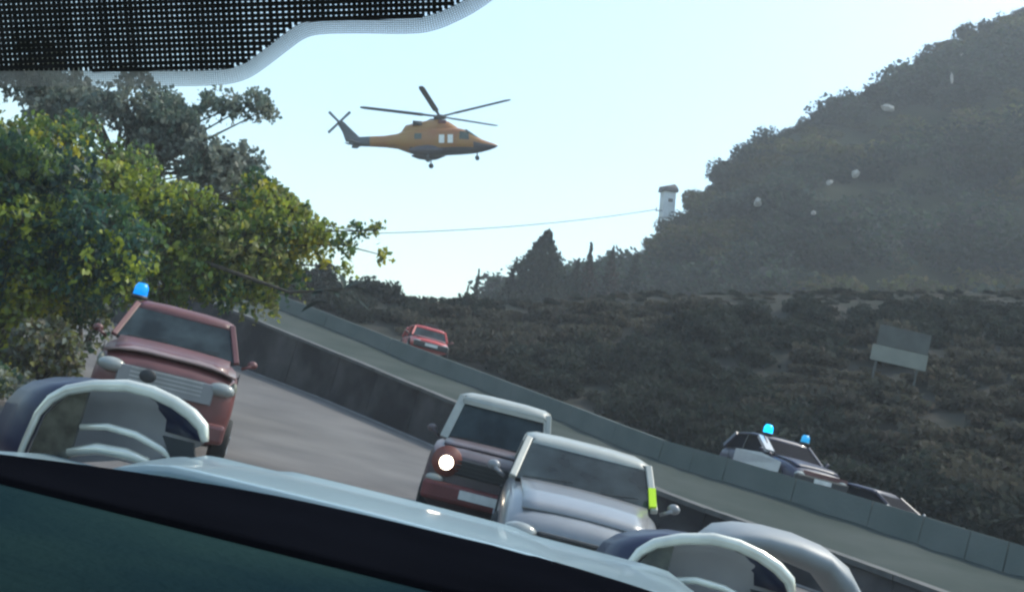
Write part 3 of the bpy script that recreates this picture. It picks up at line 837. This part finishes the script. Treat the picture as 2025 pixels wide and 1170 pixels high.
# red fire pick-up coming down on the left
tr = car('fire_truck', 'red fire service pick-up with a blue roof beacon, on the road at left', 'fire truck', (-4.5, 15.4, zroad(15) + .02), R(16), L_=4.9, W_=1.84, belt=1.33, roof=1.93, bonnet=1.36, nose=1.17,
         ws_y=-.85, ws_top=-.35, roof_end=.95, tail=1.1, paint='red', inset=.26, grille='rim', roofp='red', nosew=.94, bumper='red')
beacon(tr, (-.68, -.1, 1.92), 'blue_truck', 1.35)
b = MB(); b.box((0, -2.475, .93), (1.15, .03, .26)); b.build('nose_panel', M['silver'], tr, bevel=.03)
b = MB(); b.ell((-.22, -2.50, .98), (.10, .03, .08), 12, 8); b.build('badge', M['black'], tr)
b = MB()
for s in (-1, 1):
    b.ell((s * .80, -2.32, 1.05), (.045, .10, .09), 12, 8)
b.build('lamp_surround', mat('dull_cream_plastic', (.13, .13, .10), .6), tr, True)
b = MB(); b.loft([[(x, y, 1.375 - .5 * (0 if y > -2.2 else .12) - .10 * (abs(x) / .86) ** 4) for x in np.linspace(-.80, .80, 11)] for y in (-2.36, -2.2, -1.95)], close=False); o = b.build('bonnet_glint', mat('painted_glint', (.20, .13, .12), .4, coat=.3, var=.15), tr, True)  # pale sheet that paints a sun glint on the bonnet front
o.location = (0, 0, -.045)
sd = o.modifiers.new('s', 'SOLIDIFY'); sd.thickness = .03

# pale boxy off-roader, one headlight on
jp = car('off_road_car', 'small boxy off-road car facing us with one headlight shining', 'car', (.30, 15.2, zroad(15.2)), R(-3), L_=3.5, W_=1.58, belt=1.12, roof=1.80, bonnet=1.10, nose=1.02, ws_y=-.45, ws_top=-.22, roof_end=1.45, tail=1.6,
         paint='dusty', roofp='cream', inset=.17, box=True, lit=(-1,), bumper='redrust', nosew=.96)
b = MB()
for s in (-1, 1): b.ell((s * .60, -1.76, .62), (.12, .05, .06), 10, 6)
b.build('indicator', M['cream'], jp, True)
b = MB(); b.tube([(-.50, -1.785, .86), (-.50, -1.70, .86)], [.19, .19], 20); b.build('lamp_glow_ring', mat('reddish_glow_paint', (.20, .06, .045), .5), jp, True)  # red ring painted in for the lit headlight's reddish halo
b = MB(); b.bar((.69, -.47, 1.10), (.58, -.25, 1.66), .03, .03); b.build('windscreen_frame', M['cream'], jp)
b = MB(); b.bar((-.69, -.47, 1.10), (-.58, -.25, 1.66), .05, .03, (0, 1, 0)); b.bar((-.58, -.27, 1.645), (.58, -.27, 1.645), .03, .05, (0, 0, 1)); b.build('windscreen_frame', M['cream'], jp)

# white car nearer on the right
wc = car('estate_car', 'white car facing us with cream sun highlight painted on its roof and fluorescent yellow strip', 'car', (1.24, 12.0, 0), R(-2), L_=4.2, W_=1.68, belt=1.0, roof=1.50, bonnet=1.0, nose=.74, ws_y=-.85, ws_top=-.28, roof_end=1.6, tail=1.95,
         paint='silver', roofp='cream', inset=.17)  # cream roof colour carries the sun's highlight on its edges
b = MB(); b.bar((.735, -.85, 1.04), (.70, -.72, 1.22), .075, .05, (0, 1, 0)); b.build('yellow_strip', M['hivis'], wc)
b = MB(); b.ell((-.36, -.2, 1.33), (.06, .03, .035), 10, 6); b.build('rear_view_mirror', M['lens'], wc, True)

# emergency cars on the upper road
pc = car('police_car', 'dark emergency car with white left side and two blue beacons lit, behind the concrete parapet', 'police car', (8.3, 29.4, 1.52), R(14), L_=4.3, W_=1.78, belt=.95, roof=1.45, bonnet=.93, nose=.72, ws_y=-.8, ws_top=-.1, roof_end=1.5, tail=1.9,
         paint='navy', roofp='navy', glass='darkglass')
beacon(pc, (-.52, .1, 1.45), 'blue_lit', 1.7)
beacon(pc, (.66, .1, 1.45), 'blue_dim', 1.6)
b = MB(); b.bar((-.65, .1, 1.455), (.75, .1, 1.455), .12, .04); b.build('beacon_bar', M['black'], pc)
b = MB(); b.add([(-.93, -1.6, .5), (-.95, .9, .5), (-.93, .9, .92), (-.9, -.5, .93), (-.9, -1.6, .78)], [(0, 1, 2, 3, 4)]); o = b.build('white_door_panel', M['white_paint'], pc); m_ = o.modifiers.new('s', 'SOLIDIFY'); m_.thickness = .02
b = MB(); b.bar((-.80, -.72, 1.0), (-.74, -.05, 1.36), .09, .25, (1, 0, 0)); b.build('white_side_panel', M['white_paint'], pc)
b = MB(); b.box((.1, -2.17, .66), (1.3, .02, .1)); b.build('red_stripe', M['red'], pc)
sc = car('hatchback_car', 'car with dark windscreen, mostly hidden by the parapet right of the police car', 'car', (10.6, 27.6, .78), R(40), L_=3.9, W_=1.65, belt=.98, roof=1.42, bonnet=.95, nose=.78, ws_y=-.8, ws_top=-.1, roof_end=1.4, tail=1.75, paint='silver', roofp='navy', glass='darkglass')
rc = car('red_van', 'blurred red van standing far up the upper road, its roof above the parapet', 'van', (-3.0, 43.4, 3.28), R(12), L_=3.8, W_=1.62, belt=.8, roof=1.28, bonnet=.8, nose=.7, ws_y=-1.1, ws_top=-.7, roof_end=1.6, tail=1.75, paint='red', glass='glass')
M['vividred'] = mat('bright_red_paint', (.42, .035, .03), .4, coat=.3, var=.1)
for ch in rc.children:
    if ch.name.split('.')[0] in ('body', 'roof', 'pillar'):
        ch.data.materials.clear(); ch.data.materials.append(M['vividred'])
b = MB(); b.box((.1, -.1, 1.36), (.5, .3, .12)); b.build('roof_vent', M['black'], rc, bevel=.02)

# ------------------------------------------------------------------ helicopter
he = thing('rescue_helicopter', 'orange-yellow rescue helicopter with dark belly and grey tail hovering in the pale sky', 'helicopter', (-10.15, 90, 23.75))
he.rotation_euler = (Matrix.Rotation(R(-14), 4, 'Y') @ Matrix.Rotation(R(-4), 4, 'Z')).to_euler()
K = .00932


def hx(zx): return (zx - 1060) * K


def hz(zy): return (560 - zy) * K


FUS = [  # zx, ztop, zbot, half width, roundness
    (300, 545, 600, .12), (380, 530, 616, .26), (500, 527, 622, .33), (640, 524, 630, .42), (760, 508, 645, .62), (800, 490, 662, .78), (880, 478, 690, 1.0), (980, 470, 708, 1.1), (1100, 465, 712, 1.12),
    (1250, 462, 706, 1.12), (1340, 468, 702, 1.1), (1400, 485, 698, 1.05), (1470, 530, 692, .95), (1540, 572, 680, .78), (1610, 597, 664, .55), (1660, 612, 648, .3), (1690, 624, 634, .06)]
rings = []; nb = 20
for zx, zt, zb, w_ in FUS:
    top, bot = hz(zt), hz(zb); c = (top + bot) / 2; h = (top - bot) / 2
    r_ = []
    for k in range(nb):
        a = 2 * math.pi * k / nb; cx_, sy_ = math.cos(a), math.sin(a)
        r_.append((hx(zx), w_ * math.copysign(abs(cx_) ** .7, cx_), c + h * math.copysign(abs(sy_) ** .8, sy_)))
    rings.append(r_)
b = MB(); b.loft(rings); fu = b.build('fuselage', [M['orange'], M['helidark'], M['heligrey']], he, True)
for p in fu.data.polygons:
    c = p.center
    cut = hz(664) + (c.x - hx(1060)) * -.0 if c.x > hx(840) else -9
    if c.x > hx(1440): cut = hz(628)
    if c.z < cut: p.material_index = 1
    if c.x < hx(470): p.material_index = 2
b = MB()
rg = []
for zx, zt, zb, w_ in [(785, 490, 560, .30), (830, 425, 560, .62), (930, 402, 560, .78), (1040, 382, 560, .82), (1140, 372, 560, .8), (1230, 395, 560, .72), (1300, 440, 560, .55), (1340, 472, 560, .4)]:
    top, bot = hz(zt), hz(zb)
    rg.append([(hx(zx), w_ * math.cos(math.pi * k / 9), bot + (top - bot) * abs(math.sin(math.pi * k / 9)) ** .7) for k in range(10)])
b.loft(rg); b.build('engine_cowling', M['orange'], he, True)
for s in (-1, 1):
    b = MB(); b.tube([(hx(990), s * .62, hz(425)), (hx(905), s * .74, hz(425))], [.2, .22], 12); b.build('exhaust', M['black'], he, True)
    b = MB(); b.box((hx(1180), s * .74, hz(415)), (.7, .12, .28)); b.build('air_intake', M['redrust'], he, bevel=.04)
    rg = []
    for zx, hh, ww in [(870, .05, .05), (940, .30, .22), (1040, .44, .34), (1110, .36, .30), (1190, .06, .06)]:
        rg.append([(hx(zx), s * 1.05 + ww * math.cos(2 * math.pi * k / 12), hz(688) + hh * math.sin(2 * math.pi * k / 12)) for k in range(12)])
    b = MB(); b.loft(rg); b.build('sponson', M['helidark'], he, True)
    b = MB(); b.bar((hx(1055), s * 1.12, hz(715)), (hx(1055), s * 1.15, hz(775)), .10, .10); g = b.build('landing_gear', M['heligrey'], he)
    b = MB(); b.tube([(hx(1055), s * 1.08, hz(782)), (hx(1055), s * 1.24, hz(782))], .22, 16); b.build('tyre', M['tyre'], g, True)
    for zx in (1178, 1258):
        b = MB(); b.box((hx(zx), s * 1.125, hz(588)), (.46, .05, .74)); b.build('cabin_window', M['skyglass'], he, bevel=.05)
    b = MB(); b.box((hx(960), s * 1.10, hz(560)), (.62, .04, .5)); b.build('cabin_window', M['cockpit'], he, bevel=.06)
    b = MB(); b.add([(hx(1340), s * 1.09, hz(590)), (hx(1430), s * 1.03, hz(595)), (hx(1425), s * .98, hz(530)), (hx(1345), s * 1.06, hz(515))], [(0, 1, 2, 3)]); o = b.build('cockpit_window', M['cockpit'], he); q = o.modifiers.new('s', 'SOLIDIFY'); q.thickness = .06; q.offset = 0
    b = MB(); b.loft([[(hx(420), s * .3, hz(598)), (hx(330), s * .3, hz(590)), (hx(330), s * .3, hz(586)), (hx(420), s * .3, hz(592))], [(hx(345), s * 1.5, hz(598)), (hx(290), s * 1.5, hz(592)), (hx(290), s * 1.5, hz(589)), (hx(345), s * 1.5, hz(593))]]); b.build('stabiliser', M['heligrey'], he)
# windscreen wraps the nose top
rg = []
for zx, zt, w_ in [(1395, 476, .98), (1440, 506, .92), (1490, 540, .82), (1530, 566, .70)]:
    rg.append([(hx(zx) + .02, w_ * math.cos(math.pi * (.12 + .76 * k / 8)), hz(zt) - .42 + .46 * math.sin(math.pi * (.12 + .76 * k / 8))) for k in range(9)])
b = MB(); b.loft(rg, close=False); o = b.build('windscreen', M['cockpit'], he, True); q = o.modifiers.new('s', 'SOLIDIFY'); q.thickness = .05
b = MB(); b.bar((hx(1498), 0, hz(690)), (hx(1498), 0, hz(735)), .10, .10); g = b.build('nose_gear', M['heligrey'], he)
for s in (-1, 1):
    b = MB(); b.tube([(hx(1498), s * .05, hz(742)), (hx(1498), s * .17, hz(742))], .19, 14); b.build('tyre', M['tyre'], g, True)
# tail fin, lower fin
b = MB(); b.loft([[(hx(430), -.16, hz(560)), (hx(270), -.12, hz(575)), (hx(270), .12, hz(575)), (hx(430), .16, hz(560))], [(hx(355), -.14, hz(490)), (hx(235), -.11, hz(480)), (hx(235), .11, hz(480)), (hx(355), .14, hz(490))], [(hx(250), -.12, hz(385)), (hx(185), -.1, hz(395)), (hx(185), .1, hz(395)), (hx(250), .12, hz(385))], [(hx(230), -.09, hz(372)), (hx(195), -.08, hz(380)), (hx(195), .08, hz(380)), (hx(230), .09, hz(372))]]); b.build('tail_fin', M['heligrey'], he, bevel=.05)
b = MB(); b.loft([[(hx(370), -.07, hz(605)), (hx(300), -.07, hz(585)), (hx(300), .07, hz(585)), (hx(370), .07, hz(605))], [(hx(290), -.05, hz(600)), (hx(250), -.05, hz(582)), (hx(250), .05, hz(582)), (hx(290), .05, hz(600))]]); b.build('tail_skid', M['heligrey'], he)
# tail rotor on the near side
tc = Vector((hx(213), -.38, hz(398)))
b = MB(); b.tube([tc + Vector((0, .25, 0)), tc - Vector((0, .08, 0))], .16, 12); th = b.build('tail_rotor_hub', M['rotor'], he, True)
for a in (44, 134, 224, 314):
    d = Vector((math.cos(R(a)), 0, math.sin(R(a))))
    b = MB(); b.bar(tc + d * .12, tc + d * 1.32, .06, .20, (0, 1, 0) if False else (-d.z, 0, d.x), .03, .24); b.build('tail_rotor_blade', M['rotor'], he, bevel=.01)
# main rotor
hc = Vector((hx(1150), 0, hz(345)))
b = MB(); b.tube([(hx(1145), 0, hz(380)), hc - Vector((0, 0, .1))], [.28, .17], 12); b.build('rotor_mast', M['rotor'], he, True)
b = MB(); b.tube([hc - Vector((0, 0, .14)), hc - Vector((0, 0, .02)), hc + Vector((0, 0, .16))], [.55, .58, .2], 14); b.build('rotor_hub', M['rotor'], he, True)
for k in range(5):
    a = R(-(97 - 72 * k)); cone = R(4.5)
    d = Vector((math.cos(a) * math.cos(cone), math.sin(a) * math.cos(cone), math.sin(cone)))
    side = Vector((-math.sin(a), math.cos(a), .12)).normalized()
    b = MB(); up = d.cross(side)
    b.bar(hc + d * .35, hc + d * 1.5, .16, .14, up, .26, .10); b.bar(hc + d * 1.5, hc + d * 6.5, .48, .09, up, .48, .06); b.bar(hc + d * 6.5, hc + d * 6.9, .48, .06, up, .3, .04)
    b.build('rotor_blade', M['rotor'], he)

# ------------------------------------------------------------------ the car we look out of
oc = thing('car', 'light blue car in the foreground, bonnet, two rimmed lamp humps and dark dashboard', 'car', (-.1, 0, 0))
OX = .1
# bonnet: long grid, gently crowned, pressed creases
V = []; nx, ny = 60, 40
for j in range(ny + 1):
    y = 1.14 + 1.12 * j / ny
    for i in range(nx + 1):
        x = -.78 + 1.56 * i / nx
        z = 1.368 - .064 * max(0, (y - 1.16) / 1.04) ** 1.25 - .010 * (x / .78) ** 2
        bw_ = .31 + .16 * max(0, (y - 1.16) / 1.04)
        d_ = abs(x - (.08 if x < 0 else .05)) - bw_
        if d_ > 0: z -= .75 * d_ * d_ / (d_ + .05)
        z -= .004 * math.tanh((abs(x) - .22) / .012) * (1 - abs(x)) + .003 * math.tanh((y - 1.55) / .02) - .005 * math.exp(-((y - 1.95) / .03) ** 2)
        if y > 2.2: z -= 2.2 * (y - 2.2) ** 1.5
        V.append((x, y, z))
n = nx + 1
o = from_np('bonnet', V, [(j * n + i, j * n + i + 1, (j + 1) * n + i + 1, (j + 1) * n + i) for j in range(ny) for i in range(nx)], M['bonnet'], oc, True)
q = o.modifiers.new('s', 'SOLIDIFY'); q.thickness = .02; q.offset = -1
# front end below the bonnet so that the car is whole from outside
b = MB(); b.loft([[(-.8, 1.1, .3), (.8, 1.1, .3), (.8, 1.1, 1.28), (-.8, 1.1, 1.28)], [(-.8, 2.2, .3), (.8, 2.2, .3), (.78, 2.2, 1.22), (-.78, 2.2, 1.22)], [(-.74, 2.5, .4), (.74, 2.5, .4), (.72, 2.42, 1.1), (-.72, 2.42, 1.1)]]); b.build('front_body', M['bonnet'], oc, bevel=.04)
for s in (-1, 1):
    wb = MB(); wb.tube([(s * .62, 1.75, .36), (s * .84, 1.75, .36)], .36, 20); wb.build('wheel', M['tyre'], oc, True)
# black cowl band and dashboard
V = []; nx, ny = 40, 14
for j in range(ny + 1):
    f_ = j / ny; y = .735 + .41 * f_
    for i in range(nx + 1):
        x = -.95 + 1.9 * i / nx
        xl = x - .10
        y = .735 + f_ * (.425 - .6 * min(xl * xl, .45))
        z = 1.384 + f_ * (-.010 - .09 * min(xl * xl, .45))
        V.append((x, y, z))
n = nx + 1
o = from_np('cowl', V, [(j * n + i, j * n + i + 1, (j + 1) * n + i + 1, (j + 1) * n + i) for j in range(ny) for i in range(nx)], M['dashband'], oc, True)
q = o.modifiers.new('s', 'SOLIDIFY'); q.thickness = .03; q.offset = -1
V = []
for j in range(ny + 1):
    f_ = j / ny; y = .36 + .376 * f_
    for i in range(nx + 1):
        x = -.95 + 1.9 * i / nx
        z = 1.376 + .004 * f_ + .004 * math.sin(x * 9 + 1) * (1 - f_) ** 2
        if f_ < .15: z -= 3 * (.15 - f_) ** 1.5
        V.append((x, y + .002, z))
o = from_np('dashboard', V, [(j * n + i, j * n + i + 1, (j + 1) * n + i + 1, (j + 1) * n + i) for j in range(ny) for i in range(nx)], M['dash'], oc, True)
q = o.modifiers.new('s', 'SOLIDIFY'); q.thickness = .05; q.offset = -1
b = MB(); b.loft([[(x, .15 + .16 * (x / .85) ** 2 * -1 + .42, 1.93 + dz), (x, .15 + .16 * (x / .85) ** 2 * -1 + .34, 1.95 + dz), (x, .40, 1.99 + dz), (x, .55, 1.97 + dz)] for x, dz in ((-.72, -.05), (-.4, 0), (0, .01), (.4, 0), (.72, -.05))]); b.build('roof_header', M['liner'], oc, True)
b = MB(); b.loft([[(-.72, .45, 1.955), (.72, .45, 1.955), (.72, .45, 1.985), (-.72, .45, 1.985)], [(-.74, -1.6, 1.96), (.74, -1.6, 1.96), (.74, -1.6, 1.99), (-.74, -1.6, 1.99)]]); b.build('roof', M['liner'], oc)
for s in (-1, 1):
    b = MB(); b.bar((s * .90, 1.0, 1.33), (s * .74, .42, 1.95), .09, .07, (0, 1, 0)); b.build('windscreen_pillar', M['black'], oc, bevel=.02)
# pale right wing crest beyond the right lamp
rg = []
for x, z, r_ in [(.60, 1.33, .03), (.65, 1.388, .035), (.70, 1.405, .035), (.76, 1.412, .036), (.84, 1.411, .038), (.92, 1.398, .038), (.98, 1.37, .05), (1.02, 1.32, .04), (1.04, 1.25, .03)]:
    rg.append([(x + OX, 2.75 + .12 * math.cos(2 * math.pi * k / 12), z - r_ + r_ * math.sin(2 * math.pi * k / 12)) for k in range(12)])
b = MB(); b.loft(rg); b.build('wing', M['wingpaint'], oc, True)


def pod(cx_, cy_, cz_, label, navy, off=0.0):
    """lamp hump: navy outer shell, bright arched rim, recessed reflector with two pale bars"""
    arch = [(-.190, -.075), (-.185, -.02), (-.176, .044), (-.158, .08), (-.130, .105), (-.08, .127), (-.014, .143), (.04, .143), (.09, .133), (.13, .118), (.160, .098), (.172, .07)]
    c = Vector((cx_ + OX, cy_, cz_))
    sh = MB(); n_ = len(arch)
    sh.loft([[c + Vector((x, .0, z)) for x, z in arch], [c + Vector((x * .99 - .035 - off * .45, .05, z * .985)) for x, z in arch], [c + Vector((x * .92 - .075 - off, .11, z * .93)) for x, z in arch], [c + Vector((x * .6 - .10 - off * 1.2, .17, z * .6 - .01)) for x, z in arch]], close=False)
    o_ = sh.build('lamp_pod', M[navy], oc, True); q_ = o_.modifiers.new('s', 'SOLIDIFY'); q_.thickness = .01
    o_['label'] = label
    rm_ = MB(); rr_ = [.006, .007, .008, .010, .0115, .0125, .0135, .0135, .0135, .014, .013, .008]
    pts = [c + Vector((x, -.008, z)) for x, z in arch]
    fine = []
    fr = []
    for i in range(n_ - 1):
        for k in range(3):
            f_ = k / 3; fine.append(pts[i].lerp(pts[i + 1], f_)); fr.append(rr_[i] * (1 - f_) + rr_[i + 1] * f_)
    rm_.tube(fine + [pts[-1]], fr + [rr_[-1]], 10); rm_.build('rim', M['chrome'], o_, True)
    rf = MB(); rf.loft([[c + Vector((x * .97, .012, z * .95)) for x, z in arch], [c + Vector((x * .8 + .01, .06, z * .75)) for x, z in arch], [c + Vector((x * .1, .09, -.02)) for x, z in arch]], close=False)
    rf.build('reflector', mat('grey_lilac_reflector', (.34, .32, .33), .4, .2, var=.15), o_, True)
    bb = MB(); bb.add([c + Vector(v) for v in [(-.172, .004, -.05), (-.09, .004, -.03), (-.088, .004, .115), (-.125, .004, .098), (-.160, .004, .045)]], [(0, 1, 2, 3, 4)])
    k_ = bb.build('side_lens', mat('smoky_lens', (.07, .065, .05), .2, coat=.5, var=.4, scale=30), o_); q_ = k_.modifiers.new('s', 'SOLIDIFY'); q_.thickness = .012
    b1 = MB(); b1.tube([c + Vector(v) for v in [(-.085, -.004, .038), (-.03, -.004, .052), (.03, -.004, .05), (.09, -.004, .034), (.15, -.004, .004)]], [.007, .008, .008, .008, .006], 8); b1.build('lamp_bar', M['chrome'], o_, True)
    b1 = MB(); b1.tube([c + Vector(v) for v in [(-.095, -.004, -.018), (-.04, -.004, .004), (.02, -.004, .008), (.07, -.004, .002)]], [.010, .012, .012, .009], 8); b1.build('lamp_bar', M['chrome'], o_, True)
    b1 = MB(); b1.add([c + Vector(v) for v in [(.085, .0, .062), (.15, .0, .062), (.168, .0, .02), (.12, .0, .012)]], [(0, 1, 2, 3)]); k_ = b1.build('lamp_recess', M['black'], o_); q_ = k_.modifiers.new('s', 'SOLIDIFY'); q_.thickness = .012
    return o_


pod(-.715, 2.24, 1.247, 'left lamp hump with navy side and bright arched rim', 'navy', .06)
pod(.545, 2.26, 1.232, 'right lamp hump with navy side and bright arched rim', 'navy')

# ------------------------------------------------------------------ black mesh sunshade hanging at the top of the windscreen
ss = thing('sunshade', 'black woven mesh sunshade with a pale edge, hanging at the upper left', 'sunshade', (0, 0, 0))
EDGE = [(-.60, 1.563), (-0.4739, 1.5917), (-0.3222, 1.6283), (-0.2483, 1.6448), (-0.1988, 1.6558), (-0.1847, 1.6611), (-0.1768, 1.6674), (-0.1619, 1.6831), (-0.1544, 1.6905), (-0.1451, 1.6952), (-0.1241, 1.7003), (-0.0905, 1.7071), (-0.0799, 1.7115), (-0.0699, 1.7183), (-0.0602, 1.726), (-0.0467, 1.741), (-0.0355, 1.7631), (.0, 1.83), (.03, 1.89)]
for _ in range(3):                         # round the corners
    q_ = [EDGE[0]]
    for (xa, za), (xb, zb) in zip(EDGE[:-1], EDGE[1:]):
        q_ += [(xa * .75 + xb * .25, za * .75 + zb * .25), (xa * .25 + xb * .75, za * .25 + zb * .75)]
    EDGE = q_ + [EDGE[-1]]
ex = [p[0] for p in EDGE]; ez = [p[1] for p in EDGE]
TOP = 1.90


def edge(x): return float(np.interp(x, ex, ez))


def sp(x, z, d=0.0): return Vector((x, .60 - (z - 1.65) * .45 + d, z))


px_ = .0029
wv = MB()
x = -.55
tilt = .25                                 # the weave runs with the crooked shade
while x < .02:
    z0 = edge(x)
    if z0 < TOP:
        wv.bar(sp(x, z0), sp(x - tilt * (TOP - z0), TOP), random.uniform(.0018, .0025), .0006, (0, 1, 0))
    x += px_
c0 = 1.40
while c0 < 2.05:
    # line z = c0 + tilt*x ; keep the stretch that lies above the edge
    xs = np.linspace(-.55, .03, 400); zs = c0 + tilt * xs
    ok = (zs > np.interp(xs, ex, ez)) & (zs < TOP)
    if ok.any():
        i0, i1 = np.where(ok)[0][[0, -1]]
        if i1 > i0: wv.bar(sp(xs[i0], zs[i0], -.0004), sp(xs[i1], zs[i1], -.0004), .0006, .00135, (0, 0, 1)) if False else wv.bar(sp(xs[i0], zs[i0], -.0005), sp(xs[i1], zs[i1], -.0005), random.uniform(.0021, .0027), .0006, (0, 1, 0))
    c0 += px_
o = wv.build('mesh_fabric', M['thread'], ss); o['kind'] = 'stuff'
# pale gauze binding that follows the edge
eb = MB()
ev = [Vector((x, z, 0)) for x, z in EDGE]
en = []
for i in range(len(ev)):
    d = (ev[min(i + 4, len(ev) - 1)] - ev[max(i - 4, 0)]).normalized(); en.append(Vector((d.y, -d.x, 0)))
for k in range(8):
    o_ = .0004 + .00105 * k; w_ = .00062 - .00004 * k
    for i in range(len(ev) - 1):
        a_, b_ = ev[i] + en[i] * o_, ev[i + 1] + en[i + 1] * o_
        if a_.x < -.45 or (b_ - a_).length < 1e-5: continue
        eb.bar(sp(a_.x, a_.y), sp(b_.x, b_.y), w_, .0003, (0, 1, 0))
Ltot = 0.0; nxt = 0.0
for i in range(len(ev) - 1):
    seg = (ev[i + 1] - ev[i]).length
    while nxt < Ltot + seg:
        f_ = (nxt - Ltot) / seg; a_ = ev[i].lerp(ev[i + 1], f_); n_ = en[i].lerp(en[i + 1], f_)
        b_ = a_ + n_ * .0082; nxt += .0013
        if a_.x > -.45: eb.bar(sp(a_.x, a_.y), sp(b_.x, b_.y), .0005, .0003, (0, 1, 0), .0003, .0003)
    Ltot += seg
o = eb.build('edge_binding', M['edging'], ss); o['kind'] = 'stuff'

# ------------------------------------------------------------------ air
hz_ = MB(); hz_.box((0, 130, 80), (840, 560, 166))
hm = bpy.data.materials.new('haze_air'); hm.use_nodes = True
t = hm.node_tree; t.nodes.remove(t.nodes['Principled BSDF'])
pv = t.nodes.new('ShaderNodeVolumePrincipled'); pv.inputs['Color'].default_value = (.93, .96, 1, 1); pv.inputs['Density'].default_value = .001
t.links.new(pv.outputs[0], t.nodes['Material Output'].inputs['Volume'])
tag(hz_.build('haze', hm), kind='stuff')
